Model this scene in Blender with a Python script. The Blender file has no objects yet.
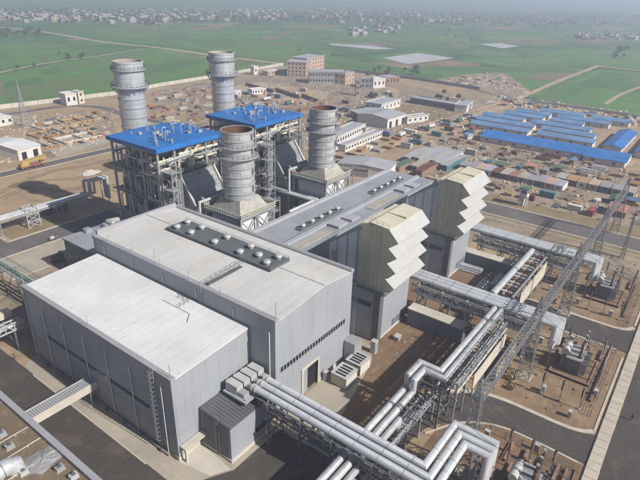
import bpy, math, random
from mathutils import Vector, Matrix
random.seed(7)
R_ = math.radians
SC = bpy.context.scene
COL = SC.collection

# ------------------------------------------------------------------ camera
CAMH = 84.0
FPX, PITCH, ROLL, YAW = 538.12, 0.44064, 0.028095, 0.630616     # focal length in px of a 640 px wide picture
_F = Vector((math.cos(PITCH)*math.cos(YAW), math.cos(PITCH)*math.sin(YAW), -math.sin(PITCH)))
_R0 = Vector((math.sin(YAW), -math.cos(YAW), 0)); _U0 = _R0.cross(_F)
_R = _R0*math.cos(ROLL) + _U0*math.sin(ROLL); _U = -_R0*math.sin(ROLL) + _U0*math.cos(ROLL)
cam = bpy.data.cameras.new('camera'); camo = bpy.data.objects.new('camera', cam); COL.objects.link(camo)
cam.sensor_width = 36.0; cam.lens = FPX/640*36; cam.clip_start = 1; cam.clip_end = 60000
camo.matrix_world = Matrix(((_R.x, _U.x, -_F.x, 0), (_R.y, _U.y, -_F.y, 0), (_R.z, _U.z, -_F.z, CAMH), (0, 0, 0, 1)))
SC.camera = camo

# ------------------------------------------------------------------ light
SUN_EL, SUN_X, SUN_Y = R_(38.0), 0.075, -1.0                      # the sun stands over -Y, a little to +X
w = bpy.data.worlds.new('World'); SC.world = w; w.use_nodes = True
nt = w.node_tree; bg = nt.nodes['Background']
sky = nt.nodes.new('ShaderNodeTexSky'); sky.sky_type = 'NISHITA'; sky.sun_disc = False
sky.sun_elevation = SUN_EL; sky.sun_rotation = math.atan2(SUN_X, SUN_Y)
sky.air_density = 1.0; sky.dust_density = 1.5; sky.ozone_density = 1.0
nt.links.new(sky.outputs[0], bg.inputs[0]); bg.inputs[1].default_value = 0.05
sl = bpy.data.lights.new('sun', 'SUN'); sl.energy = 4.9; sl.angle = R_(0.8); sl.color = (1.0, 0.95, 0.88)
so = bpy.data.objects.new('sun', sl); COL.objects.link(so); so.location = (0, -200, 200)
_h = math.hypot(SUN_X, SUN_Y)
_d = Vector((-SUN_X/_h*math.cos(SUN_EL), -SUN_Y/_h*math.cos(SUN_EL), -math.sin(SUN_EL)))
so.rotation_euler = _d.to_track_quat('-Z', 'Y').to_euler()
SC.view_settings.view_transform = 'Standard'; SC.view_settings.look = 'None'
SC.view_settings.exposure = 0.30; SC.view_settings.gamma = 1.0; SC.view_settings.use_curve_mapping = False
SC.cycles.use_denoising = True; SC.cycles.max_bounces = 5; SC.cycles.diffuse_bounces = 2; SC.cycles.glossy_bounces = 2
SC.cycles.transmission_bounces = 2; SC.cycles.volume_bounces = 1; SC.cycles.caustics_reflective = False; SC.cycles.caustics_refractive = False

# ------------------------------------------------------------------ helpers
def P(px, py, z=0.0):
    """the place at height z that the photograph's pixel (640 x 480) looks at"""
    d = _R*((px-320)/FPX) - _U*((py-240)/FPX) + _F
    t = (z-CAMH)/d.z
    return Vector((d.x*t, d.y*t, z))

def xyz(*pts, z=0.0):
    return [P(a, b, z) for a, b in pts]

OFF = {}
class MB:
    def __init__(s): s.v = []; s.f = []
    def add(s, vs, fs):
        o = len(s.v); s.v += [tuple(q) for q in vs]; s.f += [tuple(i+o for i in f) for f in fs]; return s
    def hexa(s, p):                                                # four bottom corners, four top corners, anticlockwise
        return s.add(p, [(3,2,1,0), (4,5,6,7), (0,1,5,4), (1,2,6,5), (2,3,7,6), (3,0,4,7)])
    def box(s, x0, x1, y0, y1, z0, z1):
        return s.hexa([(x0,y0,z0),(x1,y0,z0),(x1,y1,z0),(x0,y1,z0),(x0,y0,z1),(x1,y0,z1),(x1,y1,z1),(x0,y1,z1)])
    def beam(s, p, q, w, h=None):
        p = Vector(p); q = Vector(q); h = h or w; d = (q-p).normalized()
        u = Vector((0,0,1)) if abs(d.z) < .95 else Vector((1,0,0))
        a = d.cross(u).normalized()*w/2; b = a.cross(d).normalized()*h/2
        return s.add([p-a-b, p+a-b, p+a+b, p-a+b, q-a-b, q+a-b, q+a+b, q-a+b],
                     [(0,1,2,3), (7,6,5,4), (0,4,5,1), (1,5,6,2), (2,6,7,3), (3,7,4,0)])
    def tube(s, pts, r, n=10):
        pts = [Vector(p) for p in pts]; rings = []
        for i, p in enumerate(pts):
            if i == 0: d = (pts[1]-p).normalized(); sc = 1
            elif i == len(pts)-1: d = (p-pts[-2]).normalized(); sc = 1
            else:
                d1 = (p-pts[i-1]).normalized(); d2 = (pts[i+1]-p).normalized(); d = (d1+d2).normalized()
            if i == 0:
                u = Vector((0,0,1)) if abs(d.z) < .9 else Vector((1,0,0)); a0 = d.cross(u).normalized()
                a, b, k = a0, a0.cross(d).normalized(), None
                ring = [p + a*math.cos(2*math.pi*j/n)*r + b*math.sin(2*math.pi*j/n)*r for j in range(n)]
            else:
                seg = (p-pts[i-1]).normalized(); ring = []
                for q in rings[-1]:                                # carry each point along the segment to the mitre plane
                    t = (p-q).dot(d)/seg.dot(d); ring.append(q+seg*t)
            rings.append(ring)
        vs = [q for rg in rings for q in rg]; fs = []
        for i in range(len(rings)-1):
            for j in range(n):
                k = (j+1) % n; fs.append((i*n+j, i*n+k, (i+1)*n+k, (i+1)*n+j))
        fs.append(tuple(range(n-1, -1, -1))); fs.append(tuple((len(rings)-1)*n+j for j in range(n)))
        return s.add(vs, [tuple(reversed(f)) for f in fs])
    def lathe(s, cx, cy, prof, n=24, cap0=True, cap1=True):
        vs = []; fs = []
        for r, z in prof:
            vs += [(cx+r*math.cos(2*math.pi*j/n), cy+r*math.sin(2*math.pi*j/n), z) for j in range(n)]
        for i in range(len(prof)-1):
            for j in range(n):
                k = (j+1) % n; fs.append((i*n+j, i*n+k, (i+1)*n+k, (i+1)*n+j))
        if cap0: fs.append(tuple(range(n-1, -1, -1)))
        if cap1: fs.append(tuple((len(prof)-1)*n+j for j in range(n)))
        return s.add(vs, fs)
    def prism(s, pts, z0, z1):
        n = len(pts)
        ar = sum(pts[i][0]*pts[(i+1) % n][1]-pts[(i+1) % n][0]*pts[i][1] for i in range(n))
        if ar < 0: pts = list(reversed(pts))
        vs = [(p[0], p[1], z0) for p in pts]+[(p[0], p[1], z1) for p in pts]
        return s.add(vs, [tuple(range(n-1,-1,-1)), tuple(range(n, 2*n))]+[(i, (i+1) % n, n+(i+1) % n, n+i) for i in range(n)])
    def xprism(s, yz, x0, x1):                                     # a (y,z) outline pulled along x
        n = len(yz)
        ar = sum(yz[i][0]*yz[(i+1) % n][1]-yz[(i+1) % n][0]*yz[i][1] for i in range(n))
        if ar < 0: yz = list(reversed(yz))
        vs = [(x0, a, b) for a, b in yz]+[(x1, a, b) for a, b in yz]
        return s.add(vs, [tuple(range(n-1,-1,-1)), tuple(range(n, 2*n))]+[(i, (i+1) % n, n+(i+1) % n, n+i) for i in range(n)])
    def yprism(s, xz, y0, y1):
        n = len(xz)
        ar = sum(xz[i][0]*xz[(i+1) % n][1]-xz[(i+1) % n][0]*xz[i][1] for i in range(n))
        if ar > 0: xz = list(reversed(xz))
        vs = [(a, y0, b) for a, b in xz]+[(a, y1, b) for a, b in xz]
        return s.add(vs, [tuple(range(n-1,-1,-1)), tuple(range(n, 2*n))]+[(i, (i+1) % n, n+(i+1) % n, n+i) for i in range(n)])
    def poly(s, pts): return s.add(pts, [tuple(range(len(pts)))])
    def build(s, name, m, parent=None, loc=None, smooth=False):
        me = bpy.data.meshes.new(name)
        o = Vector((0,0,0))
        if parent is not None: o = OFF[parent.name]
        elif loc is not None: o = Vector(loc)
        me.from_pydata([(a-o.x, b-o.y, c-o.z) for a, b, c in s.v], [], s.f); me.materials.append(m)
        if smooth:
            for pl in me.polygons: pl.use_smooth = True
            me.set_sharp_from_angle(angle=R_(34))
        me.update()
        ob = bpy.data.objects.new(name, me); COL.objects.link(ob)
        if parent is not None: ob.parent = parent
        elif loc is not None: ob.location = o
        OFF[ob.name] = o
        return ob

def tag(o, label, cat, group=None):
    o['label'] = label; o['category'] = cat
    if group: o['group'] = group
    return o

def T(name, label, cat, loc=(0,0,0), group=None):
    o = bpy.data.objects.new(name, None); COL.objects.link(o); o.location = loc; o.empty_display_size = 1
    OFF[o.name] = Vector(loc)
    return tag(o, label, cat, group)

def struct(o): o['kind'] = 'structure'; return o
def stuff(o, label, cat): o['kind'] = 'stuff'; o['label'] = label; o['category'] = cat; return o

KIDS = None
def kids(o):
    return list(o.children)
def copy_tree(o, parent=None, delta=None, label=None, group=None, loc=None, rz=None, scale=None):
    c = o.copy(); COL.objects.link(c); c.parent = parent
    if parent is None:
        if delta is not None: c.location = o.location + Vector(delta)
        if loc is not None: c.location = loc
        if rz is not None: c.rotation_euler = (0, 0, rz)
        if scale is not None: c.scale = scale if not isinstance(scale, (int, float)) else (scale,)*3
        if label: c['label'] = label
        if group: c['group'] = group
    for ch in kids(o): copy_tree(ch, c)
    return c

# ------------------------------------------------------------------ materials
def M(name, col, rough=.75, metal=0.0, var=.14, scale=.25, bump=0.0, bscale=4.0, col2=None, streak=0.0, seam=None, seamd=.2, spec=.35, fine=.5, mott=None, runs=None):
    m = bpy.data.materials.new(name); m.use_nodes = True; t = m.node_tree; N = t.nodes; L = t.links
    b = N['Principled BSDF']; b.inputs['Roughness'].default_value = rough; b.inputs['Metallic'].default_value = metal
    b.inputs['Specular IOR Level'].default_value = spec
    g = N.new('ShaderNodeNewGeometry')
    def noise(sc, det, vec=None, rg=.6):
        n = N.new('ShaderNodeTexNoise'); n.inputs['Scale'].default_value = sc; n.inputs['Detail'].default_value = det; n.inputs['Roughness'].default_value = rg
        L.new(vec or g.outputs['Position'], n.inputs['Vector']); return n.outputs[0]
    def math_(op, a, bb, c=None):
        n = N.new('ShaderNodeMath'); n.operation = op
        for i, q in enumerate((a, bb, c)):
            if q is None: continue
            if isinstance(q, (int, float)): n.inputs[i].default_value = q
            else: L.new(q, n.inputs[i])
        return n.outputs[0]
    def mix(fac, a, bb, bt='MIX'):
        n = N.new('ShaderNodeMix'); n.data_type = 'RGBA'; n.blend_type = bt
        if isinstance(fac, (int, float)): n.inputs[0].default_value = fac
        else: L.new(fac, n.inputs[0])
        for i, q in ((6, a), (7, bb)):
            if isinstance(q, tuple): n.inputs[i].default_value = (*q, 1)
            else: L.new(q, n.inputs[i])
        return n.outputs[2]
    def ramp(v, lo, hi):
        n = N.new('ShaderNodeMapRange'); n.inputs[1].default_value = lo; n.inputs[2].default_value = hi; L.new(v, n.inputs[0]); return n.outputs[0]
    big = ramp(noise(scale, 5), .3, .7)
    lo = tuple(max(0, c*(1-var)) for c in col); hi = tuple(min(1, c*(1+var)) for c in col)
    if col2 is None: c = mix(big, lo, hi)
    else: c = mix(big, col, col2)
    fn = ramp(noise(scale*14, 4), .25, .75)
    f2 = tuple([1-var*fine]*3); f3 = tuple([1+var*fine]*3)
    c = mix(1.0, c, mix(fn, f2, f3), 'MULTIPLY')
    if streak:
        mp = N.new('ShaderNodeVectorMath'); mp.operation = 'MULTIPLY'; L.new(g.outputs['Position'], mp.inputs[0]); mp.inputs[1].default_value = (1.1, 1.1, .05)
        st = ramp(noise(1.0, 4, mp.outputs[0]), .48, .75)
        c = mix(math_('MULTIPLY', st, streak), c, tuple(q*.55 for q in col))
    if mott:
        mc, ms, ml, mh_ = mott
        c = mix(ramp(noise(ms, 9, rg=.72), ml, mh_), c, mc)
    if runs:                                                        # dirt washed down the fall of a roof (stretched along x)
        mp = N.new('ShaderNodeVectorMath'); mp.operation = 'MULTIPLY'; L.new(g.outputs['Position'], mp.inputs[0]); mp.inputs[1].default_value = (.10, 1.6, .3)
        c = mix(math_('MULTIPLY', ramp(noise(1.0, 5, mp.outputs[0]), .45, .75), runs), c, tuple(q*.6 for q in col))
    hgt = None
    if seam:
        ax, pitch = seam
        sp = N.new('ShaderNodeSeparateXYZ'); L.new(g.outputs['Position'], sp.inputs[0])
        q = {'x': lambda: sp.outputs[0], 'y': lambda: sp.outputs[1], 'z': lambda: sp.outputs[2], 'xy': lambda: math_('ADD', sp.outputs[0], sp.outputs[1])}[ax]()
        fr = math_('FRACT', math_('DIVIDE', q, pitch), 0)
        ln = math_('LESS_THAN', fr, .09)
        c = mix(math_('MULTIPLY', ln, seamd), c, tuple(k*.35 for k in col))
        hgt = math_('PINGPONG', math_('DIVIDE', q, pitch*.25), .5)
    L.new(c, b.inputs['Base Color'])
    if bump or hgt is not None:
        bp = N.new('ShaderNodeBump'); bp.inputs['Strength'].default_value = bump or .15; bp.inputs['Distance'].default_value = .08
        h = noise(bscale, 6)
        if hgt is not None: h = math_('MULTIPLY_ADD', hgt, .8, h)
        L.new(h, bp.inputs['Height']); L.new(bp.outputs[0], b.inputs['Normal'])
    return m

WHITE = M('white_roof_sheet', (.65,.66,.66), .6, var=.09, scale=.12, seam=('y', 2.6), seamd=.16, runs=.18, mott=((.47,.46,.44), .9, .56, .8))
CREAM = M('cream_roof_sheet', (.55,.545,.53), .65, var=.09, scale=.08, seam=('y', 2.6), seamd=.16, runs=.28, mott=((.46,.385,.27), .22, .57, .82))
WALL = M('blue_grey_cladding', (.315,.335,.365), .5, var=.07, scale=.1, seam=('xy', 1.0), seamd=.10, streak=.30, mott=((.25,.265,.29), .2, .5, .9))
WALLD = M('dark_cladding', (.13,.15,.18), .55, var=.12, scale=.15, seam=('xy', 1.0), seamd=.15, streak=.2)
COPING = M('grey_coping', (.315,.32,.345), .5, var=.06)
WIN = M('window_glass', (.012,.014,.018), .15, var=.2, spec=.6)
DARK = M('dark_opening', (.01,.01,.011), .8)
CONC = M('concrete', (.37,.33,.27), .85, var=.18, scale=.15, bump=.3, mott=((.22,.185,.14), .3, .52, .78))
CONCL = M('pale_concrete', (.50,.46,.40), .85, var=.12, scale=.2, bump=.3)
STEEL = M('painted_steel', (.37,.39,.41), .5, var=.15, scale=.6, metal=.2)
STEELD = M('dark_steel', (.12,.125,.13), .55, var=.25, scale=.5)
GALV = M('galvanised_steel', (.40,.41,.42), .45, metal=.35, var=.12, scale=.6)
SILV = M('silver_cladding', (.55,.57,.60), .40, metal=.35, var=.14, scale=.35, streak=.55, seam=('z', 1.7), seamd=.35)
SILVD = M('weathered_chimney_cladding', (.45,.455,.46), .45, metal=.3, var=.2, scale=.35, streak=.6, seam=('z', 1.7), seamd=.45)
PIPE = M('aluminium_pipe_jacket', (.56,.58,.60), .40, metal=.35, var=.2, scale=.5, mott=((.36,.35,.33), .8, .5, .8))
PIPEC = M('insulated_pipe_cream', (.56,.52,.42), .6, var=.2, scale=.6)
BUSD = M('bus_duct_paint', (.56,.585,.61), .42, var=.12, scale=.3, metal=.15, mott=((.36,.36,.355), .6, .5, .82))
BLUE = M('blue_roof_sheet', (.018,.145,.44), .5, var=.14, scale=.12, seam=('y', .9), seamd=.3, mott=((.09,.20,.40), .3, .5, .85))
BLUEL = M('faded_blue_roof_sheet', (.12,.245,.44), .6, var=.25, scale=.1, seam=('y', 1.2), seamd=.25, mott=((.24,.27,.31), .2, .5, .8))
BLUEY = M('blue_shed_roof_sheet', (.025,.16,.46), .55, var=.18, scale=.1, seam=('y', 1.2), seamd=.3, mott=((.14,.22,.36), .2, .5, .85))
KHAKI = M('khaki_panel', (.56,.515,.40), .6, var=.10, scale=.2, streak=.5, seam=('xy', 1.3), seamd=.3)
CREAMP = M('cream_panel', (.55,.51,.40), .6, var=.08, scale=.3)
HOOD = M('white_hood', (.42,.42,.415), .5, var=.06, scale=.4)
BEIGE = M('beige_lagging', (.37,.345,.295), .7, var=.14, scale=.4)
RUST = M('rusted_steel', (.13,.062,.038), .85, var=.35, scale=.5)
CASING = M('boiler_casing', (.24,.26,.275), .5, var=.2, scale=.4, seam=('z', 1.6), seamd=.4, metal=.2)
DUCTG = M('inclined_duct', (.27,.295,.305), .45, var=.15, scale=.5, seam=('z', 1.5), seamd=.45, metal=.2)
ROOFG = M('grey_roof_sheet', (.285,.30,.335), .55, var=.16, scale=.12, seam=('y', 1.0), seamd=.12)
ROOFD = M('dark_grey_roof_sheet', (.115,.12,.13), .6, var=.15, scale=.3, seam=('x', 1.1), seamd=.35)
ROOFP = M('pale_grey_roof', (.36,.37,.40), .6, var=.1, scale=.15)
DECK = M('dark_roof_deck', (.10,.115,.12), .7, var=.15, scale=.5)
DOME = M('ventilator_dome', (.48,.48,.48), .5, metal=.3, var=.1, scale=2)
ASPH = M('asphalt', (.078,.068,.060), .85, var=.30, scale=.06, bump=.3, bscale=6, col2=(.052,.046,.041), mott=((.15,.122,.095), .16, .52, .8))
ASPHL = M('worn_asphalt', (.125,.112,.108), .85, var=.2, scale=.08, bump=.3, mott=((.17,.15,.125), .15, .55, .8))
KERB = M('kerb_stone', (.46,.41,.34), .85, var=.14, scale=.4)
DIRT = M('yard_soil', (.40,.295,.185), .95, var=.28, scale=.035, bump=.9, bscale=1.5, col2=(.29,.215,.135), mott=((.18,.135,.085), .12, .50, .72))
DIRTB = M('brown_soil', (.22,.14,.075), .95, var=.4, scale=.08, bump=.7, bscale=2, col2=(.13,.085,.05), mott=((.27,.20,.13), .25, .52, .75))
DIRTG = M('grey_soil', (.29,.23,.165), .95, var=.3, scale=.06, bump=.9, bscale=2, mott=((.13,.10,.075), .14, .48, .7))
GRASSP = M('dry_grass', (.275,.20,.11), .95, var=.35, scale=.11, bump=.8, bscale=3, col2=(.17,.14,.07), mott=((.27,.21,.135), .2, .5, .72))
BAYS = M('trodden_bay_soil', (.27,.185,.11), .95, var=.4, scale=.12, bump=.9, bscale=3, col2=(.17,.12,.072), mott=((.36,.27,.18), .22, .5, .75))
ROOFB = M('brown_gravel_roof', (.20,.145,.095), .95, var=.4, scale=.15, bump=1.0, bscale=5, col2=(.13,.10,.07), mott=((.30,.24,.17), .5, .52, .75))
SANDY = M('sandy_track', (.38,.295,.20), .95, var=.2, scale=.05, bump=.5)
GRN = [M('green_crop', (.058,.160,.026), .95, var=.35, scale=.02, col2=(.090,.20,.036), bump=.5, bscale=1, seam=('x', 9.0), seamd=.22),
       M('dark_green_crop', (.044,.125,.026), .95, var=.35, scale=.025, col2=(.066,.15,.033), bump=.5, bscale=1, seam=('x', 9.0), seamd=.22),
       M('pale_green_crop', (.10,.150,.045), .95, var=.3, scale=.02, col2=(.085,.16,.045), bump=.5, bscale=1, seam=('x', 9.0), seamd=.22),
       M('fallow_field', (.19,.15,.085), .95, var=.25, scale=.02, col2=(.12,.13,.06), bump=.5, bscale=1, seam=('x', 9.0), seamd=.22)]
PLASTIC = M('plastic_sheet_crop_cover', (.46,.46,.47), .5, var=.15, scale=.05)
DUCTP = M('pale_duct_paint', (.68,.70,.71), .5, var=.08, scale=.3, streak=.3, seam=('xy', 2.4), seamd=.25)
DUCTR = M('teal_duct_roof', (.17,.225,.27), .5, var=.1, scale=.3)  # on the duct top, teal puts reflected sky into the colour; drum is dark blue
LAGG = M('grey_lagging', (.34,.33,.295), .7, var=.2, scale=.4, streak=.4)
GANT = M('weathered_galvanised_steel', (.24,.25,.26), .5, metal=.2, var=.2, scale=.6)
TOWNW = M('pale_town_render', (.36,.345,.34), .9, var=.15, scale=.05)
BRICKR = M('red_brick', (.25,.155,.115), .9, var=.2, scale=.3)
BRICKP = M('pink_render', (.44,.315,.245), .9, var=.12, scale=.2)
GREYW = M('grey_render', (.27,.265,.275), .9, var=.14, scale=.2)
WHITEW = M('white_render', (.60,.58,.545), .85, var=.1, scale=.3)
YELLOW = M('yellow_paint', (.42,.29,.08), .5, var=.2, scale=.6)
ORANGE = M('orange_paint', (.36,.19,.07), .6, var=.3, scale=.6)
REDP = M('faded_red_paint', (.27,.09,.07), .6, var=.25, scale=.5)
GREENP = M('green_paint', (.09,.16,.11), .6, var=.2, scale=.5)
BLUEP = M('blue_paint', (.09,.16,.26), .55, var=.2, scale=.5)
TEALP = M('teal_paint', (.07,.17,.20), .6, var=.2, scale=.5)
TYRE = M('tyre_rubber', (.015,.015,.016), .9)
TIMBER = M('timber', (.36,.24,.12), .85, var=.3, scale=1.5)
PORC = M('brown_porcelain', (.07,.035,.025), .3, var=.2, scale=1)
TARP = M('pink_tarpaulin', (.46,.22,.17), .8, var=.15, scale=.5)
LEAF = M('leaves', (.06,.095,.04), .8, var=.5, scale=.8)
BARK = M('bark', (.10,.07,.05), .9, var=.3, scale=2)
ANET = M('green_netting', (.09,.15,.12), .8, var=.2, scale=.5)
# ------------------------------------------------------------------ the setting: ground, fields, roads
def farmland():
    m = bpy.data.materials.new('farmland'); m.use_nodes = True; t = m.node_tree; N = t.nodes; L = t.links
    b = N['Principled BSDF']; b.inputs['Roughness'].default_value = .95; b.inputs['Specular IOR Level'].default_value = .1
    g = N.new('ShaderNodeNewGeometry')
    def vor(sx, sy, rot):
        mp = N.new('ShaderNodeMapping'); mp.inputs['Scale'].default_value = (sx, sy, 0); mp.inputs['Rotation'].default_value = (0, 0, rot)
        L.new(g.outputs['Position'], mp.inputs[0])
        v = N.new('ShaderNodeTexVoronoi'); v.distance = 'CHEBYCHEV'; v.inputs['Scale'].default_value = 1; v.inputs['Randomness'].default_value = .8
        L.new(mp.outputs[0], v.inputs['Vector']); return v.outputs['Color']
    sp = N.new('ShaderNodeSeparateColor'); L.new(vor(1/150, 1/75, .12), sp.inputs[0])
    r = N.new('ShaderNodeValToRGB'); L.new(sp.outputs[0], r.inputs[0]); r.color_ramp.interpolation = 'CONSTANT'
    cols = [(0,(.052,.130,.036)),(.22,(.078,.165,.042)),(.42,(.060,.138,.042)),(.6,(.105,.175,.052)),(.76,(.055,.122,.038)),(.88,(.15,.15,.07)),(.95,(.20,.165,.10))]
    e = r.color_ramp.elements
    while len(e) < len(cols): e.new(.5)
    for q, (p, c) in zip(e, cols): q.position = p; q.color = (*c, 1)
    n = N.new('ShaderNodeTexNoise'); n.inputs['Scale'].default_value = .02; n.inputs['Detail'].default_value = 7; L.new(g.outputs['Position'], n.inputs['Vector'])
    mr = N.new('ShaderNodeMapRange'); mr.inputs[1].default_value = .3; mr.inputs[2].default_value = .7; mr.inputs[3].default_value = .65; mr.inputs[4].default_value = 1.35
    L.new(n.outputs[0], mr.inputs[0])
    mx = N.new('ShaderNodeMix'); mx.data_type = 'RGBA'; mx.blend_type = 'MULTIPLY'; mx.inputs[0].default_value = 1
    L.new(r.outputs[0], mx.inputs[6]); L.new(mr.outputs[0], mx.inputs[7]); L.new(mx.outputs[2], b.inputs['Base Color'])
    return m

EXT = 15000
struct(MB().poly([(-2500,-2500,0),(EXT,-2500,0),(EXT,EXT,0),(-2500,EXT,0)]).build('ground', farmland()))

def sheet(name, pts, z, m):
    pts = [Vector((p[0], p[1], z)) for p in pts]
    ar = sum(pts[i].x*pts[(i+1) % len(pts)].y-pts[(i+1) % len(pts)].x*pts[i].y for i in range(len(pts)))
    if ar < 0: pts.reverse()
    return struct(MB().poly(pts).build(name, m))
def rect(name, x0, x1, y0, y1, z, m): return sheet(name, [(x0,y0),(x1,y0),(x1,y1),(x0,y1)], z, m)
def offset_line(pts, d):
    pts = [Vector((p[0], p[1])) for p in pts]; out = []
    for i, p in enumerate(pts):
        a = pts[max(i-1, 0)]; b = pts[min(i+1, len(pts)-1)]; t = (b-a).normalized(); out.append(p+Vector((-t.y, t.x))*d)
    return out
def strip(name, pts, width, z, m, wob=0):
    l = offset_line(pts, width/2); r = offset_line(pts, -width/2)
    mb = MB(); n = len(l)
    mb.add([(p.x, p.y, z) for p in l]+[(p.x, p.y, z) for p in r], [(i, i+n, i+n+1, i+1) for i in range(n-1)])
    return struct(mb.build(name, m))
def smooth_line(pts, k=6):
    pts = [Vector((p[0], p[1])) for p in pts]; out = []
    for i in range(len(pts)-1):
        p0 = pts[max(i-1,0)]; p1 = pts[i]; p2 = pts[i+1]; p3 = pts[min(i+2, len(pts)-1)]
        for j in range(k):
            t = j/k; out.append(.5*((2*p1)+(p2-p0)*t+(2*p0-5*p1+4*p2-p3)*t*t+(3*p1-p0-3*p2+p3)*t**3))
    out.append(pts[-1]); return out

# soil inside the plant's perimeter
yard = xyz((-80,118),(0,109),(62,102),(120,95),(160,87),(215,78),(283,66),(352,72),(420,80),(480,90),(540,102),(640,117),(760,140)) + \
       [Vector((300,-250,0)), Vector((-200,-250,0)), Vector((-200,330,0))]
sheet('yard_ground', yard, .03, DIRT)
# crops beyond the perimeter
FZ = .05
sheet('field', xyz((0,75),(50,65),(100,58),(142,50.5),(165,53),(213,59),(213,77),(160,85),(120,93),(62,100),(0,107),(-60,112),(-60,84)), FZ, GRN[0])
sheet('field', xyz((-40,40),(0,38),(45,42),(128,50),(90,57),(45,63),(0,71),(-60,80)), FZ, GRN[1])
sheet('field', xyz((0,80),(38,88),(18,95),(-30,97)), FZ+.03, GRN[3])
sheet('field', xyz((20,31),(100,30),(160,29),(240,36),(330,38),(320,47),(290,62),(215,54),(160,46),(100,40)), FZ, GRN[1])
sheet('field', xyz((230,47),(330,50),(330,60),(285,63),(240,58)), FZ+.03, GRN[2])
sheet('field', xyz((325,62),(380,64),(405,68),(470,66),(560,72),(590,70),(556,82),(505,101),(480,88),(420,78),(352,70)), FZ, GRN[1])
sheet('field', xyz((460,60),(600,56),(640,60),(640,69),(600,65),(520,68)), FZ, GRN[0])
sheet('field', xyz((535,98),(600,69),(640,74),(700,82),(700,124),(640,115),(590,109)), FZ, GRN[0])
sheet('field', xyz((534,99),(560,88),(606,99),(600,109),(560,104)), FZ+.03, GRN[2])
sheet('field', xyz((320,30),(450,32),(470,40),(330,42)), FZ, GRN[1])
for q in (((382.5,58),(408,64.2),(454,58.3),(418,53)), ((328,43.5),(332,45.2),(375,49.5),(396,49),(372,46)), ((480,44.2),(503,48.6),(519,46),(500,43.2))):
    sheet('crop_cover', xyz(*q), FZ+.14, PLASTIC)
# small plots laid over the open fields
rp = random.Random(4); PZ = [.085]
def plots(quad, nu, nv, z=None):
    PZ[0] += .006; z = PZ[0]
    a, b, c, d = quad
    def at(u, v): return (a[0]*(1-u)+b[0]*u)*(1-v)+(d[0]*(1-u)+c[0]*u)*v, (a[1]*(1-u)+b[1]*u)*(1-v)+(d[1]*(1-u)+c[1]*u)*v
    for j in range(nv):
        us = [0]+sorted(rp.uniform(.05,.95) for _ in range(nu-1))+[1]
        for u0, u1 in zip(us[:-1], us[1:]):
            if u1-u0 < .04: continue
            v0, v1 = (j+.04)/nv, (j+.96)/nv; e = .006
            sheet('crop_plot', xyz(at(u0+e,v0), at(u1-e,v0), at(u1-e,v1), at(u0+e,v1)), z, rp.choices(GRN, (5,5,2.2,.5))[0])
plots(((2,76),(138,52),(208,61),(4,105)), 4, 4); plots(((118,76),(160,55),(208,61),(122,91)), 3, 3)
plots(((0,43),(60,44),(88,55),(0,69)), 3, 3); plots(((110,40),(300,42),(284,60),(175,47)), 5, 2); plots(((60,30),(320,31),(300,40),(110,38)), 6, 2)
plots(((400,70),(580,73),(505,99),(420,77)), 5, 3); plots(((462,52),(640,50),(640,66),(520,67)), 6, 3); plots(((604,71),(700,84),(700,120),(548,99)), 4, 4)
plots(((325,34),(470,36),(470,50),(400,47)), 4, 2); plots(((480,30),(640,32),(640,36),(480,40)), 5, 2); plots(((245,46),(320,49),(325,58),(290,61)), 3, 2)
# tracks through the fields
strip('track', smooth_line(xyz((-30,22.5),(0,27),(50,33),(100,41.5),(160,48),(213,55.5),(283,64))), 11, .20, SANDY)
strip('track', smooth_line(xyz((-40,80),(0,72.5),(50,62.5),(100,56),(143,49))), 5, .19, SANDY)
strip('track', smooth_line(xyz((505,104),(530,93.5),(560,80.5),(598,66))), 6, .19, SANDY)
strip('track', smooth_line(xyz((598,66),(620,68.5),(660,72.5))), 9, .20, SANDY)
strip('track', smooth_line(xyz((606,104),(620,95),(640,87))), 4, .19, SANDY)
strip('track', smooth_line(xyz((500,38),(550,40))), 8, .20, SANDY)
strip('track', smooth_line(xyz((575,37),(640,40))), 14, .20, SANDY)
strip('track', smooth_line(xyz((195,24.5),(240,23.5))), 12, .20, SANDY)
strip('track', smooth_line(xyz((330,30.5),(395,31))), 10, .20, SANDY)
# site tracks
strip('site_track', smooth_line(xyz((290,176),(340,160),(392,141.5),(440,124),(475,114),(505,104))), 15, .06, SANDY)
strip('site_track', smooth_line(xyz((300,152),(352,128),(380,112),(396,92),(380,86))), 6, .055, SANDY)
strip('site_track', smooth_line(xyz((230,95),(262,93),(300,104),(352,112))), 5, .055, SANDY)
strip('site_road', smooth_line(xyz((-40,123),(0,116),(62,106.5),(100,107.5),(122,114),(160,122),(210,127))), 7, .06, ASPHL)
rect('site_road', 40, 240, 259.5, 266.5, .06, ASPHL)
# patches inside the fence
sheet('bare_ground', xyz((150,92),(283,68),(352,76),(480,98),(500,106),(330,152),(160,132)), .04, DIRTG)
sheet('bare_ground', xyz((222,88),(262,82),(330,92),(318,106),(250,96)), .05, SANDY)
sheet('bare_ground', xyz((436,80),(470,74),(505,73),(532,92),(510,100),(480,90)), .22, DIRTG)
sheet('bare_ground', xyz((402,104),(470,110),(456,122),(392,120)), .05, GRASSP)
sheet('bare_ground', xyz((30,122),(110,112),(118,138),(50,158),(26,140)), .045, DIRTG)
sheet('gravel_pad', xyz((40,142),(108,131),(118,140),(58,158)), .06, CONC)
sheet('gravel_pad', xyz((36,124),(92,120),(84,136),(40,140)), .055, DIRTG)
rect('verge', 205.5, 209.2, -40, 112, .05, GRASSP)
rect('verge', 185, 205.5, -40, 75, .045, GRASSP)
rect('verge', 222.8, 233, -40, 118, .05, GRASSP)
rect('bare_ground', 233, 320, -60, 135, .04, DIRTG)
rect('verge', 74, 100, 188.5, 199, .05, GRASSP)
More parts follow.
